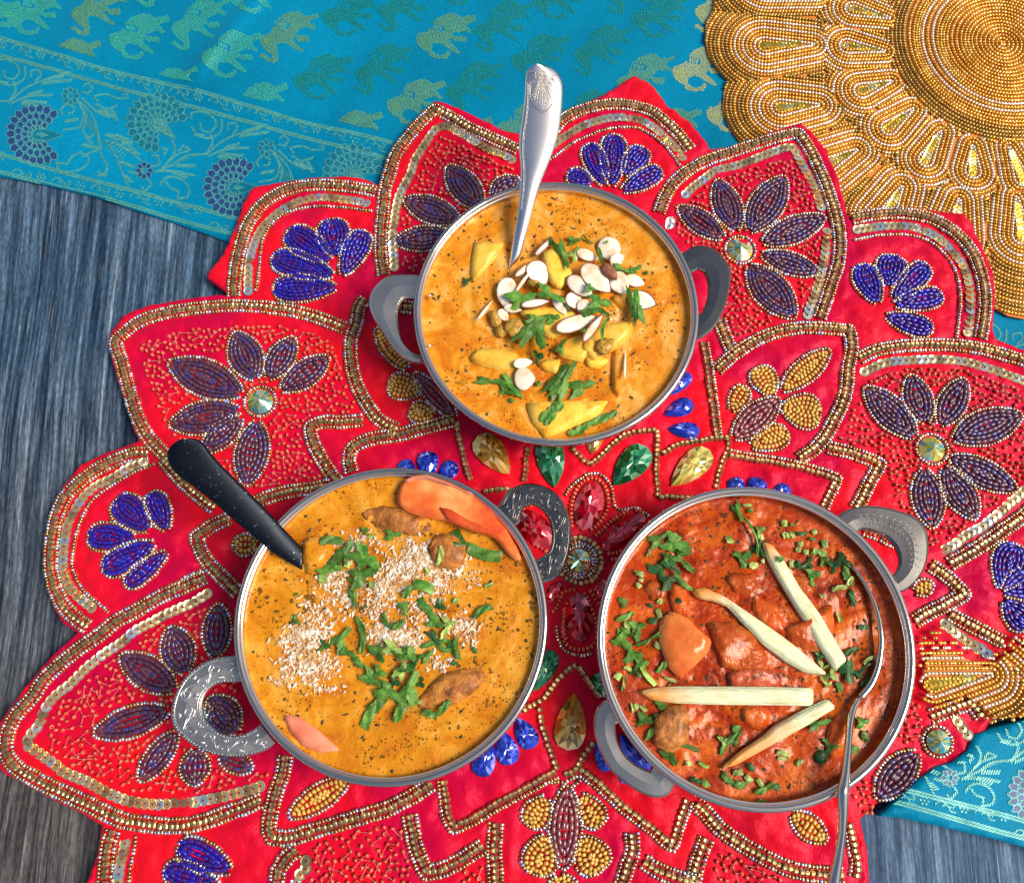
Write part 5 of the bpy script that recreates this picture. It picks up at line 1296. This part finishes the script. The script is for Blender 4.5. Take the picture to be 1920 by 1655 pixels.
# ---- tomato
hb2 = (h2, b2)
food('tomato_red', [(.3,(.42,.03,.006)),(.7,(.62,.10,.02))], 90, .18, 300, .5, .001, .15, .6)
tw = chunk('tomato_wedge', 'X', [(978,5),(1050,-30),(1150,-35),(1330,30),(1480,110),(1620,230),(1730,360),(1800,480),(1830,560),(1800,572),(1740,530),(1640,410),(1530,370),(1400,330),(1280,280),(1130,260),(1010,220),(945,165),(948,90)], .0050, MT['tomato_flesh'], 'large orange-red tomato wedge leaning on the upper right inner rim', 'tomato', hb=hb2, wob=.0002, dome=.6)
for nm, poly, mm, up in (('seed_pulp',[(1240,190),(1330,210),(1440,280),(1560,330),(1620,380),(1520,372),(1400,330),(1300,285)],'tomato_red',.0078),('tomato_skin',[(985,0),(1060,-35),(1150,-42),(1330,22),(1480,100),(1440,100),(1330,52),(1150,-8),(1060,-2),(1010,20)],'tomato_pink',.0070)):
    chunk(nm, 'X', poly, up, MT[mm], None, None, hb=hb2, wob=.0002, depth=-up+.004, parent=tw, dome=0)
chunk('tomato_slice', 'G', [(1455,780),(1530,788),(1620,850),(1700,920),(1745,965),(1650,976),(1560,942),(1492,872)], .0016, MT['tomato_pink'], 'pink tomato slice floating by the lower left rim', 'tomato', hb=hb2, wob=.0002)
# ------------------------------------------------------------------ almonds and raisins
def pebble(name, t, cx, cy, a, b_, ang, th, m, up, tilt=(0, 0), lump=0.0, sq=.0, label=None, cat=None, rim=None):
    p = on(t, cx, cy, up); s_ = pxs(p)/TILES[t][2]; A, B = a*s_*(1.1 if 'almond_sl' in name else 1), b_*s_*(1.1 if 'almond_sl' in name else 1); n1, n2 = 20, 8; V, F = [], []
    for i in range(n2+1):
        ph = math.pi*i/n2
        for k in range(n1):
            q = 2*math.pi*k/n1; x, y, z = math.sin(ph)*math.cos(q), math.sin(ph)*math.sin(q), math.cos(ph)
            if sq: z = math.copysign(abs(z)**sq, z)
            y *= (1-.15*x)*(1-.42*max(0, x)**2.2)
            d_ = 1+lump*noise.noise(Vector((x*2.2+cx, y*2.2, z*2.2+cy)))
            V.append((x*A*d_, y*B*d_, z*th*d_))
    for i in range(n2):
        for k in range(n1): F.append((i*n1+k, (i+1)*n1+k, (i+1)*n1+(k+1) % n1, i*n1+(k+1) % n1))
    o = mesh(name, V, F, m, None)
    M = Matrix.Rotation(-R(ang), 4, 'Z')@Matrix.Rotation(tilt[0], 4, 'Y')@Matrix.Rotation(tilt[1], 4, 'X')
    o.matrix_basis = Matrix.Translation(p)@M; LOC[o.name] = p
    px, py = TILES[t][0]+cx/TILES[t][2], TILES[t][1]+cy/TILES[t][2]
    tag(o, label, cat)
    if rim:
        C = [(A*math.cos(q)*1.0, B*math.sin(q)*(1-.15*math.cos(q))*(1-.42*max(0, math.cos(q))**2.2), 0) for q in np.linspace(0, 2*math.pi, 25)[:-1]]
        v, f = tube(None, C, th*.75, None, closed=True, n=6)
        r_ = mesh('brown_skin_edge', v, f, rim, o); r_.matrix_parent_inverse = Matrix.Identity(4)
    return o
AL = [(380,612,125,82,98,.0042,(.15,.1),'egg-shaped'),(670,440,112,92,60,.0050,(.1,-.1),'round'),(1110,282,95,45,17,.0030,(.2,.3),'slim white'),(1312,232,115,90,62,.0030,(.1,.2),'broad cream'),
 (1378,320,72,52,-35,.0052,(.1,.5),'small white'),(1190,490,162,95,48,.0066,(.05,-.1),'largest white'),(1046,566,130,68,40,.0052,(.1,.2),'oval cream'),(1398,532,105,82,62,.0050,(.1,.1),'round white'),
 (1535,512,85,48,18,.0034,(.1,.3),'pale pink-edged'),(1600,688,118,86,20,.0044,(-.1,-.1),'large tan'),(992,692,80,66,62,.0040,(.1,0),'angular white'),(1092,742,72,62,0,.0056,(0,.2),'small round'),
 (1010,890,178,62,-20,.0068,(.05,.25),'long white'),(440,760,76,38,6,.0052,(.1,.2),'small flat'),(530,1250,80,42,-10,.0040,(.1,.3),'small white'),(546,1390,86,98,0,.0024,(.05,.1),'round cream'),
 (865,730,92,48,62,.0046,(.1,.1),'pinkish'),(355,820,60,40,50,.0044,(.2,.1),'half-hidden')]
for cx, cy, a, b_, ang, up, tl, ds in AL:
    px, py = 870+cx/4.7975, 420+cy/4.7975
    skin = ds in ('largest white', 'long white', 'angular white', 'oval cream', 'round', 'large tan')
    pebble('almond_slice', 'Y', cx, cy, a, b_, ang, .00052, MT['almond_flesh'], up, tl, .03, .55, autolabel('top', px, py, ds+' almond slice'), 'almond', MT['almond_skin'] if skin else None)
for cx, cy, a, b_, ang, up in ((555,400,118,24,-42,.0056),(718,205,108,20,-49,.0044),(535,510,118,15,-58,.0052),(1160,935,150,32,-56,.0080),(642,712,118,32,-12,.0062),(192,772,112,15,-56,.0030),(1445,1270,120,10,-86,.0030)):
    px, py = 870+cx/4.7975, 420+cy/4.7975
    pebble('almond_sliver', 'Y', cx, cy, a, b_, ang, .0008, MT['almond_flesh'], up, (.1, .3), .05, .7, autolabel('top', px, py, 'thin edge-on almond sliver'), 'almond', MT['almond_skin'] if a > 105 and b_ > 19 else None)
pebble('almond_chunk', 'Y', 1312, 432, 98, 56, 50, .0022, MT['almond_skin'], .0086, (.1, 0), .12, 0, 'brown-skinned almond chunk perched on the heap of sliced almonds', 'almond')
for cx, cy, a, b_, ang, up, lb in ((462,930,98,90,10,.0040,'large wrinkled golden raisin left of the leafy sprig'),(290,850,60,88,-15,.0026,'green-gold raisin at the left edge of the heap'),(350,965,68,52,0,.0022,'small amber raisin under the large golden one'),(1275,1095,92,74,-30,.0052,'flat golden raisin resting on the broad paneer piece'),(640,540,70,34,15,.0044,'amber raisin half hidden under the round almond slice')):
    pebble('raisin', 'Y', cx, cy, a, b_, ang, .0026, MT['raisin_skin'], up, (0, 0), .28, 0, lb, 'raisin')
# ------------------------------------------------------------------ coriander
def herb(t, x0, y0, x1, y1, w, mm='leaf_green', up=.0012, style=None, label=None, nm='coriander_leaf', hb=None, bw=None):
    global HN
    L = math.hypot(x1-x0, y1-y0); style = style or ('strip' if w < L*.22 else 'leaf' if w > 55 else 'strip')
    n = max(5, int(L/(TILES[t][2]*3))); n = min(n, 22); hb = hb or HF[t]; bend = random.uniform(-.12, .12)*L; lob = random.choice((2, 3, 3, 4)); ph = random.uniform(0, 3)
    dx, dy = (x1-x0)/L, (y1-y0)/L; nx, ny = -dy, dx; V, F = [], []; col = 7
    tw = random.uniform(-.5, .5); arch = random.uniform(.0003, .0010)
    if style == 'leaf' and w > 50:
        nA, nR = 46, 5; cx0, cy0 = x0+(x1-x0)*.22, y0+(y1-y0)*.22; sk = random.uniform(-.25, .25); cu = random.uniform(.0004, .0014); rr_ = [random.uniform(.8, 1.1) for _ in range(7)]
        for j in range(nR+1):
            for k in range(nA):
                a = -math.pi+2*math.pi*k/nA; lobe = abs(math.cos(1.5*a*1.08+sk*.4))**.7; r_ = (.40+.60*lobe)*(.80+.20*abs(math.cos(6.5*a+ph))**.7)*rr_[int((a+math.pi)/6.284*6.99)]
                if abs(a) > 2.2: r_ *= .45
                fx, fy = r_*math.cos(a)*L*.80, r_*math.sin(a)*w*.66*(1+sk*math.copysign(1, a)); f = j/nR; x = cx0+(dx*fx+nx*fy)*f; y = cy0+(dy*fx+ny*fy)*f
                vein = .00022*abs(math.sin(4.5*a))*f; p = on(t, x, y, up+cu*(1-f*f)*.8+.0011*f*math.sin(2*a+ph)+vein*2+.0003, hb); V.append((p.x, p.y, p.z))
        for j in range(nR):
            for k in range(nA): a = j*nA+k; b_ = j*nA+(k+1) % nA; F.append((a, a+nA, b_+nA, b_))
        m0 = len(V); th = .00012; V += [(x, y, z-th) for x, y, z in V]; F += [tuple(q+m0 for q in f[::-1]) for f in F]
        n = 0
    for i in range(n+1 if n else 0):
        u = i/n; cxx, cyy = x0+dx*L*u+nx*bend*math.sin(u*math.pi), y0+dy*L*u+ny*bend*math.sin(u*math.pi)
        if style == 'leaf': ww = [w*.5*(.18+.95*math.sin(min(1, u*1.06)*math.pi)**.6)*(.50+.5*abs(math.sin(lob*math.pi*u+ph+s_*.5)))*random.uniform(.8, 1.1) for s_ in (0, 1)]
        elif style == 'cut': ww = [w*.5*random.uniform(.92, 1.05)]*2
        elif style == 'stem': ww = [w*.5]*2
        else: ww = [w*.5*(.45+.55*math.sin(u*math.pi)**.5)*random.uniform(.62, 1.1) for _ in (0, 1)]
        for k in range(col):
            v = (k/(col-1)-.5)*2; wl = ww[0] if v < 0 else ww[1]
            x, y = cxx+nx*v*wl, cyy+ny*v*wl
            fold = .0004*(abs(v)**1.3)*(1 if tw > 0 else -.6)+.00035*math.sin(u*9+v*3+ph)
            p = on(t, x, y, up+arch*math.sin(u*math.pi)+fold+.0003, hb); V.append((p.x, p.y, p.z))
    if n:
        for i in range(n):
            for k in range(col-1): a = i*col+k; F.append((a, a+1, a+col+1, a+col))
        m0 = len(V); th = .00012 if style != 'stem' else .0007
        V += [(x, y, z-th) for x, y, z in V]; F += [tuple(q+m0 for q in f[::-1]) for f in F]
        pass
    o = mesh(nm, V, F, MT[mm], None, True, center=True)
    px, py = TILES[t][0]+(x0+x1)/2/TILES[t][2], TILES[t][1]+(y0+y1)/2/TILES[t][2]; bw = bw or BT[t]; Lp = L/TILES[t][2]
    if label: tag(o, label, 'herb')
    elif Lp < 17:
        c_ = 'lime green' if mm == 'leaf_lime' else 'green'
        tag(o, 'tiny %s coriander snippet sprinkled on the %s' % (c_, CN[bw]), 'herb', '%s coriander snippets on the %s' % (c_, CN[bw]))
    else:
        ds = {'leaf_lime': 'pale stem piece', 'leaf_dark': 'dark green leaf', 'leaf_green': ('lobed coriander leaf' if style == 'leaf' else 'narrow green leaf shred')}[mm]
        if style == 'stem': ds = 'thin green stem'
        if style == 'cut': ds = 'straight-cut green leaf strip'
        tag(o, autolabel(bw, px, py, ds), 'herb')
    return o
def herbs(t, s_, **k):
    for ln in s_.strip().split(';'):
        q = ln.split(); 
        if not q: continue
        a = list(map(float, q[:5])); kw = dict(k)
        for e in q[5:]:
            if e == 'l': kw['mm'] = 'leaf_lime'
            elif e == 'd': kw['mm'] = 'leaf_dark'
            elif e in ('cut', 'stem', 'leaf', 'strip'): kw['style'] = e
            elif e[0] == 'u': kw['up'] = float(e[1:])/10000
        herb(t, *a, **kw)
herbs('Y', '''760 160 830 190 80 u40;840 170 960 450 80 u60;950 150 1065 140 70 u20;960 300 1045 185 75 l leaf u26;1070 95 1160 175 22 d;1350 385 1490 430 65 u50;1480 440 1620 360 70 u44;1640 420 1640 455 35;
1560 860 1450 520 90 u70;1570 860 1545 530 95 u72;425 700 690 620 150 u62;680 600 900 690 110 u70;1140 700 1350 715 120 u75;1060 800 1230 775 75 u72;1190 750 1310 830 50 u70;495 1050 745 770 110 u64;640 890 720 1165 160 u60;580 840 760 850 70 u62;
1110 570 1190 590 70 u84;750 850 890 830 80 u60;880 690 960 790 30 d u50;860 1145 905 1035 60 u52;1240 1050 1300 840 40 u70;1060 940 1090 975 45 u90;135 1390 340 1430 62;345 1380 540 1570 105;330 1490 470 1530 80;400 1570 450 1600 40;
760 1510 960 1190 120 u20;830 1530 1005 1230 120 u26;975 1500 1215 1410 120;655 1420 700 1440 55;20 490 20 560 60 d;960 460 1005 465 40 d u40;1210 210 1240 350 45 u50;640 1200 720 1180 110 d u34;1280 150 1290 170 35 u46''')
herbs('E', '1130 790 1250 705 55 u30;1160 815 1210 715 40 u32;1275 860 1400 790 50 leaf;1380 810 1530 745 45;1200 700 1255 712 25 u30')
herbs('X', '''385 440 545 440 60 cut u26;545 575 620 425 95 u22;720 620 680 450 150 leaf u28;640 500 810 630 110 leaf u26;615 700 800 630 130 leaf u24;370 670 460 620 90;440 640 560 630 70;400 740 400 680 55 l cut;560 600 600 610 50 l cut;690 365 740 350 60;750 385 760 420 40 l;
865 390 985 385 70 u20;755 725 750 780 42 l cut;1350 365 1420 480 85 cut u16;1450 480 1690 550 85 cut u16;1225 610 1250 470 45 l u36;1150 620 1165 665 30 l;1060 750 1200 795 75 cut u24;985 850 1070 760 55 u24;610 700 640 780 60;620 790 650 960 62 u22;650 980 675 1250 52 u22;
490 1190 610 1050 90;530 1220 640 1260 75;620 1260 700 1345 55;390 1190 460 1200 75;500 570 540 620 80;415 580 470 570 40 d;210 810 225 830 36;190 1000 240 1030 60;975 885 1000 1000 70 u24;830 960 910 1070 38 u22;900 1070 1000 1010 50 u24;855 940 865 1000 22 l;1100 850 1180 940 60 cut;1160 930 1240 1010 55;
1230 880 1290 930 65 d;1500 980 1625 910 48 cut;1475 980 1500 985 30 d;1570 765 1630 740 28 l cut;1340 885 1390 855 36 l;1170 1010 1280 1060 80;1270 1020 1380 1030 60 l;1250 1160 1340 1030 40 l;1180 1090 1240 1190 60 d;1110 1200 1320 1150 45;1230 1190 1330 1230 50;1340 1150 1390 1290 75 leaf;
1120 1290 1215 1220 60;1480 1200 1510 1245 38 d;700 900 715 920 25;1320 1320 1380 1315 35 d;790 1190 840 1320 85 u24;860 1190 1010 1240 80 l u30;930 1260 1010 1200 90 u34;1000 1240 1090 1300 110 u34;1020 1390 1090 1260 100 u36;950 1420 1010 1290 80 l u34;710 1390 860 1500 90 u22;780 1370 860 1400 100 u30;
830 1480 990 1590 110 u30;990 1570 1090 1360 120 u34;1060 1580 1115 1600 70 l u24;965 1560 990 1660 62 u22;1090 1450 1135 1490 70 d u26;900 1440 970 1470 90 d u24;740 1660 845 1550 75 cut''')
herbs('H', '225 850 330 690 52 cut;385 820 440 690 55 u30;530 765 600 790 45 u30;590 790 670 705 40 u30', bw='left')
herbs('W', '''315 345 460 265 75;420 320 590 390 115 u20;480 420 580 400 70;360 480 410 610 90 d;400 440 520 450 75 u24;420 460 520 560 60 d u30;470 500 590 650 40 u34;520 450 600 530 45 u26;390 600 510 560 90 d u26;590 540 600 500 24 l;
865 90 920 205 62;930 175 1015 430 16 stem u30;890 450 970 400 110;1010 350 1080 430 90 d;965 470 1015 500 55 l;920 95 980 92 26 l;950 125 985 130 35;1010 260 1075 240 65 l;1020 310 1055 300 38 l cut;815 290 860 340 50 l;1050 440 1050 475 28 l;
1170 215 1210 215 42 l cut;1220 215 1250 225 30;1185 270 1200 310 26 l cut;1210 270 1222 308 24 l cut;1235 265 1255 305 26 l cut;1270 272 1340 278 34 d;1275 345 1315 345 36 l cut;1350 315 1390 320 34;1265 385 1300 385 34 l cut;1315 400 1350 400 34 l cut;1375 420 1400 375 42 l;1440 320 1450 375 26 l cut;1465 320 1470 375 24 l cut;
1340 545 1445 540 90;1355 610 1380 560 60;1240 450 1240 500 28 l cut;1270 470 1300 510 60 d;1330 470 1380 510 80 d;1430 450 1480 450 75;1410 385 1470 420 50;1490 500 1560 480 70 d;1540 440 1640 500 80 d;1590 480 1630 620 55;1500 650 1600 630 40 l;1600 620 1640 560 34 l;1625 640 1650 755 42 d;1145 455 1190 440 40 u50;1380 250 1395 285 40 l;
105 700 165 730 42;125 730 150 765 36;90 845 205 795 42;150 845 175 910 46 l;120 920 180 930 60;190 900 290 870 85;200 960 250 900 70;210 1010 330 960 30;320 960 435 890 32;300 850 360 840 50 d;85 960 190 1040 95;160 1060 265 1080 90;215 1130 320 1125 85;200 1165 255 1215 65;255 1145 350 1270 32 l stem u20;350 1185 430 1080 45;345 985 378 1035 42 l;400 1215 485 1250 26 l;
80 1200 120 1225 50 l cut;140 1150 190 1180 36 l;145 1210 130 1310 18 l stem;355 730 395 715 50 l;360 770 378 830 34 l cut;480 705 515 730 40 d;290 740 330 765 30 d;210 520 270 540 22 l cut;220 540 268 560 20 l cut;240 575 265 590 24 l cut;225 600 250 630 30 l cut;290 430 310 380 18 l stem;
345 1355 450 1440 52;215 1390 225 1430 36 l;250 1400 290 1440 36 l;235 1500 340 1510 90;330 1480 365 1460 40;275 1630 360 1520 48;190 1390 200 1450 16 l stem;755 1600 790 1660 28;850 1660 900 1550 58;1395 1080 1470 1070 60 d;1410 1110 1440 1160 28 l;1440 1160 1490 1130 26 l;1585 1080 1680 1030 45 d;
1595 1110 1630 1300 95 d u20;1660 1210 1720 1150 60 d;1710 1130 1780 1085 24 l cut;1720 1150 1780 1115 22 d;1690 1280 1750 1200 36 d;1430 1210 1480 1280 24 l;1480 1190 1530 1230 70 l;1530 1250 1560 1325 45;1460 1290 1500 1250 22 l;1675 890 1740 890 42 d;1355 1540 1500 1500 72 u26;1670 1510 1765 1500 70;1700 1570 1740 1640 48;1540 790 1560 860 24 l cut;1420 670 1450 700 24 l''')
herbs('I', '370 1070 430 1140 40;420 1130 495 1140 45;535 1180 600 1160 40;590 1150 670 1160 42;550 1110 575 1150 26 l cut;425 1085 475 1075 32 l cut;490 1090 520 1125 32 l cut;500 1030 530 1070 42 d;900 940 990 930 75;990 950 1070 955 55;80 960 140 1050 62;40 930 70 940 44 l;80 935 250 965 22 stem;355 985 465 870 40;345 890 390 950 26 l;420 850 465 850 50;650 975 710 985 26 l cut;655 1000 700 1005 22 l cut;750 1040 780 1010 26 l cut;180 1020 215 1035 30 l;250 1020 300 1050 20 l stem;200 1110 260 1130 36 d;270 1110 300 1150 40;540 1230 600 1225 18;1140 950 1090 880 0.1', bw='right')
for o_ in list(bpy.data.objects):
    if o_.name.startswith('coriander') and max(o_.dimensions) < .0004: bpy.data.objects.remove(o_)
# ------------------------------------------------------------------ grated coconut and dried herb flecks
def grains(name, b_, hf, spots, m, size, label, cat, flat=1.0, seedn=0):
    random.seed(seedn); V, F, at = [], [], []
    for (x, y) in spots:
        s_ = size*random.choice((.5, .6, .7, .8, 1, 1, 1.3, 1.9, 2.3)); z = hf(x, y)+s_*.25*flat; i = len(V); e = random.uniform(.6, 1.8); a = random.uniform(0, 3.14)
        for (u, v, w) in ((1,0,0),(-1,0,0),(0,1,0),(0,-1,0),(0,0,1),(0,0,-1),(.7,.7,.5),(-.7,.6,.6)):
            u *= s_*e*random.uniform(.4, .6); v *= s_/e*random.uniform(.4, .6); w *= s_*flat*random.uniform(.35, .6)
            V.append((x+u*math.cos(a)-v*math.sin(a), y+u*math.sin(a)+v*math.cos(a), z+w))
        F += [(i, i+2, i+4), (i+2, i+1, i+4), (i+1, i+3, i+4), (i+3, i, i+4), (i+2, i, i+5), (i+1, i+2, i+5), (i+3, i+1, i+5), (i, i+3, i+5), (i, i+2, i+6), (i+2, i+4, i+6), (i, i+6, i+4), (i+1, i+4, i+7), (i+2, i+1, i+7), (i+4, i+2, i+7)]
        at += [random.random()]*8
    o = mesh(name, V, np.array(F), m, None, False, attr=at); tag(o, label, cat, kind='stuff'); return o
CL = [(1090,560,190,130,420),(1180,540,160,100,260),(960,680,150,120,260),(850,760,130,110,160),(300,1130,190,150,300),(260,1110,90,70,140),(240,1320,190,150,230),(400,1350,170,120,160),(850,1110,150,110,260),(960,1160,140,100,160),(500,720,170,110,200),(640,500,120,110,150),(380,960,170,130,120),(1400,1040,130,90,120),(1480,1120,90,90,50),(1250,1320,110,60,70),(1300,650,150,130,180),(1330,560,90,80,120),(780,900,120,120,110),(1080,900,200,90,90),(1250,760,120,90,70),(120,1150,90,40,40),(430,1500,160,60,40),(1050,1050,250,200,120),(700,450,350,80,90),(560,860,160,120,120),(120,1430,100,80,40),(1500,700,100,70,20)]
sp_ = []
for cx, cy, rx, ry, k in CL:
    for _ in range(int(k*1.25)):
        x, y = random.gauss(cx, rx*.48), random.gauss(cy, ry*.48); p = on('X', x, y)
        if math.hypot(p.x-b2['c'].x, p.y-b2['c'].y) < b2['Rc']*.93: sp_.append((p.x, p.y))
grains('grated_coconut', b2, h2, sp_, MT['coconut'], .00095, 'off-white grated coconut scattered in heaps over the orange curry', 'coconut', 1.0, 5)
for (b_, hf, n, nm, lb) in ((b1, h1, 420, 'top', 'fine dark dried herb flecks floating all over the golden paneer curry'), (b2, h2, 320, 'left', 'fine dark dried herb flecks floating all over the orange coconut curry'), (b3, h3, 520, 'right', 'fine dark dried herb flecks floating all over the red tomato curry')):
    sp_ = []
    for _ in range(n):
        a, r_ = random.uniform(0, 6.283), b_['Rc']*.97*math.sqrt(random.random()); sp_.append((b_['c'].x+r_*math.cos(a), b_['c'].y+r_*math.sin(a)))
    grains('dried_herb_flecks', b_, hf, sp_, MT['herb_fleck'], .00085, lb, 'herbs', .35, n)
# ------------------------------------------------------------------ spoons
def spoon_strip(name, t, L_, R_, zf, m, parent, th=.0018, crown=.0010, n=60, flatends=True):
    """a solid bar between two traced edges; zf(u) height along it"""
    def pj(s_):
        pts_ = [tuple(map(float, q.split(','))) for q in s_.split()]; P = [tp(t, x, y, .05) for x, y in pts_]
        sm = [v2((x, -y)) for x, y in pts_]; C = smooth_path(sm, step=3.0); dl = np.concatenate([[0], np.cumsum(np.linalg.norm(np.diff(C, axis=0), axis=1))]); q = np.linspace(0, dl[-1], n)
        return [(np.interp(v, dl, C[:, 0]), -np.interp(v, dl, C[:, 1])) for v in q]
    A, B = pj(L_), pj(R_); V, F = [], []
    cr = [(0, -.5), (0, .15), (.10, .42), (.3, .5+crown/th*.6), (.5, .5+crown/th), (.7, .5+crown/th*.6), (.90, .42), (1, .15), (1, -.5)]
    for i in range(n):
        z = zf(i/(n-1)); a, b_ = tp(t, *A[i], z), tp(t, *B[i], z)
        for (u, w) in cr: p = a*(1-u)+b_*u; V.append((p.x, p.y, z+w*th))
    k = len(cr)
    for i in range(n-1):
        for j in range(k): F.append((i*k+j, i*k+(j+1) % k, (i+1)*k+(j+1) % k, (i+1)*k+j))
    F += [tuple(range(k))[::-1], tuple((n-1)*k+j for j in range(k))]
    o = mesh(name, V, F, m, parent, True)
    bm = bmesh.new(); bm.from_mesh(o.data); bmesh.ops.recalc_face_normals(bm, faces=bm.faces); bm.to_mesh(o.data); bm.free(); return o
# silver spoon: from the scalloped tip over the rim into the curry
s1 = thing('spoon', tp('B', 1000, 1380, b1['z']), 'bright silver spoon with a shell pattern on its tip, standing in the paneer curry', 'spoon')
zs1 = lambda u: .088-(.088-.046)*u**1.05
spoon_strip('handle', 'B', '1100,338 1066,365 1056,420 1052,500 1045,560 1036,620 1026,690 1024,780 1032,860 1030,950 1018,1080 1000,1190 984,1290 968,1385', '1125,336 1205,362 1243,415 1247,500 1240,590 1228,680 1205,760 1172,850 1138,930 1105,1040 1076,1150 1050,1240 1022,1330 975,1390', zs1, MT['bright_steel'], s1, .0022, .0007)
def s1z(x, y):
    u = min(1, max(0, (y-340)/(1385-340))); return zs1(u)+.0019
VV, FF = [], []
def rib1(pts_, r_=.0002, t='B', zf=s1z):
    C = smooth_path([v2((x, -y)) for x, y in pts_], step=5.0); P = [tp(t, x, -y, zf(x, -y)-.00002) for x, y in C]
    v, f = tube(None, [tuple(p) for p in P], r_, None, n=6); b0 = len(VV); VV.extend(v); FF.extend([tuple(q+b0 for q in g_) for g_ in f])
for k in range(9):
    f = (k-4)/4; rib1([(1148+f*14, 390), (1146+f*30, 440), (1145+f*52, 490), (1145+f*58, 545-abs(f)*45)], .00016)
rib1([(1100,405),(1082,430),(1078,480),(1095,530),(1125,560),(1148,572),(1172,562),(1200,528),(1212,480),(1208,430),(1192,405)], .0002)
for k in range(7):
    f = (k-3)/3; rib1([(1146+f*20, 342), (1147+f*13, 370), (1148+f*10, 398)], .00015)
rib1([(1075,375),(1092,362),(1108,372),(1105,392),(1090,398),(1084,388)], .0002); rib1([(1222,392),(1205,385),(1192,395),(1198,412),(1212,412)], .0002)
rib1([(1068,420),(1066,520),(1060,600),(1046,680),(1042,800),(1048,880),(1046,960),(1032,1080)], .00014); rib1([(1232,430),(1234,520),(1224,620),(1208,700),(1180,780),(1145,880),(1118,950),(1088,1060)], .00014)
rs = mesh('shell_relief', VV, FF, MT['groove_steel'], s1); rs['kind'] = 'stuff'  # dark colour on raised ribs stands for the shade in engraved lines
def ladle(name, c, ax, a, b_, depth, tiltz, m, parent, zc):
    V, F = [], []; n1, n2 = 48, 10; ax = Vector((ax[0], ax[1], 0)).normalized(); ny_ = Vector((-ax.y, ax.x, 0))
    for sgn, off in ((1, 0), (1, -.0011)):
        for i in range(n2+1):
            r_ = i/n2
            for k in range(n1):
                q = 2*math.pi*k/n1; u, v = r_*math.cos(q), r_*math.sin(q); sh = 1-.15*u
                p = c+ax*(a*u)+ny_*(b_*v*sh); V.append((p.x, p.y, zc-depth*(1-r_*r_)+off+tiltz*v*b_))
    o_ = (n2+1)*n1
    for i in range(n2):
        for k in range(n1):
            f = (i*n1+k, (i+1)*n1+k, (i+1)*n1+(k+1) % n1, i*n1+(k+1) % n1); F.append(f); F.append(tuple(q+o_ for q in f[::-1]))
    for k in range(n1): F.append((n2*n1+k, n2*n1+o_+k, n2*n1+o_+(k+1) % n1, n2*n1+(k+1) % n1))
    return mesh(name, V, F, m, parent)
ladle('spoon_bowl', pt(962, 560, .03), (0, -1), .026, .017, .008, 0, MT['bright_steel'], s1, .034)
# black spoon
s2 = thing('spoon', tp('D', 1560, 1510, b2['z']), 'speckled black spoon with a rounded end, dipping into the orange curry', 'spoon')
zs2 = lambda u: .072-(.072-.0475)*u
spoon_strip('handle', 'D', '950,886 1000,884 1040,900 1075,945 1130,1010 1200,1080 1300,1180 1390,1270 1480,1368 1560,1448 1578,1462', '930,890 885,915 862,960 870,1010 915,1070 1000,1132 1100,1212 1210,1308 1310,1392 1420,1478 1552,1558', zs2, MT['black_steel'], s2, .0022, .0004)
ladle('spoon_bowl', pt(620, 1100, .03), (1, -1), .026, .018, .008, 0, MT['black_steel'], s2, .036)
# submerged spoon in the red curry
s3 = thing('spoon', tp('I', 1000, 1100, ZRIM), 'slim steel spoon with its bowl sunk in the red curry, handle over the rim', 'spoon')
zr3 = b3['z']
zs3 = lambda u: (.0475+(.058-.0475)*min(1, u/.45)) if u < .45 else .058-.012*((u-.45)/.55)
spoon_strip('handle', 'I', '1062,680 1030,730 1012,800 1003,900 992,1000 980,1090 962,1170 966,1300 962,1400 945,1500 915,1640 890,1760', '1085,700 1062,745 1048,800 1036,900 1030,1000 1024,1100 1018,1200 1012,1300 1003,1400 992,1500 975,1640 960,1760', zs3, MT['rim_steel'], s3, .0022, .0010)
EDGE = [(1040,20),(1085,80),(1125,150),(1158,230),(1178,310),(1186,400),(1180,480),(1162,560),(1130,630),(1080,690)]
C = smooth_path([v2((x, -y)) for x, y in EDGE], step=8.0); n_ = len(C)
P = [tuple(tp('I', x, -y, zr3+.0030+.0012*math.sin(i/n_*3.1))) for i, (x, y) in enumerate(C)]
tube('bowl_edge', P, .001, MT['rim_steel'], s3, False, 8, taper=lambda u: .0008+.0012*u)
V, F = [], []; k = 12
for i, (x, y) in enumerate(C):
    for j in range(k):
        f = j/(k-1); inward = 150*math.sin(max(.05, i/n_)*2.9)*f; dz = -.009*math.sin(f*math.pi/2); p = tp('I', x-inward, -y+inward*.25, zr3+.0030+dz); V.append(tuple(p))
for i in range(n_-1):
    for j in range(k-1): F.append((i*k+j, i*k+j+1, (i+1)*k+j+1, (i+1)*k+j))
o_ = mesh('spoon_bowl', V, F, MT['rim_steel'], s3); md = o_.modifiers.new('thick', 'SOLIDIFY'); md.thickness = .0008; md.offset = 0
print('objects', len(bpy.data.objects))
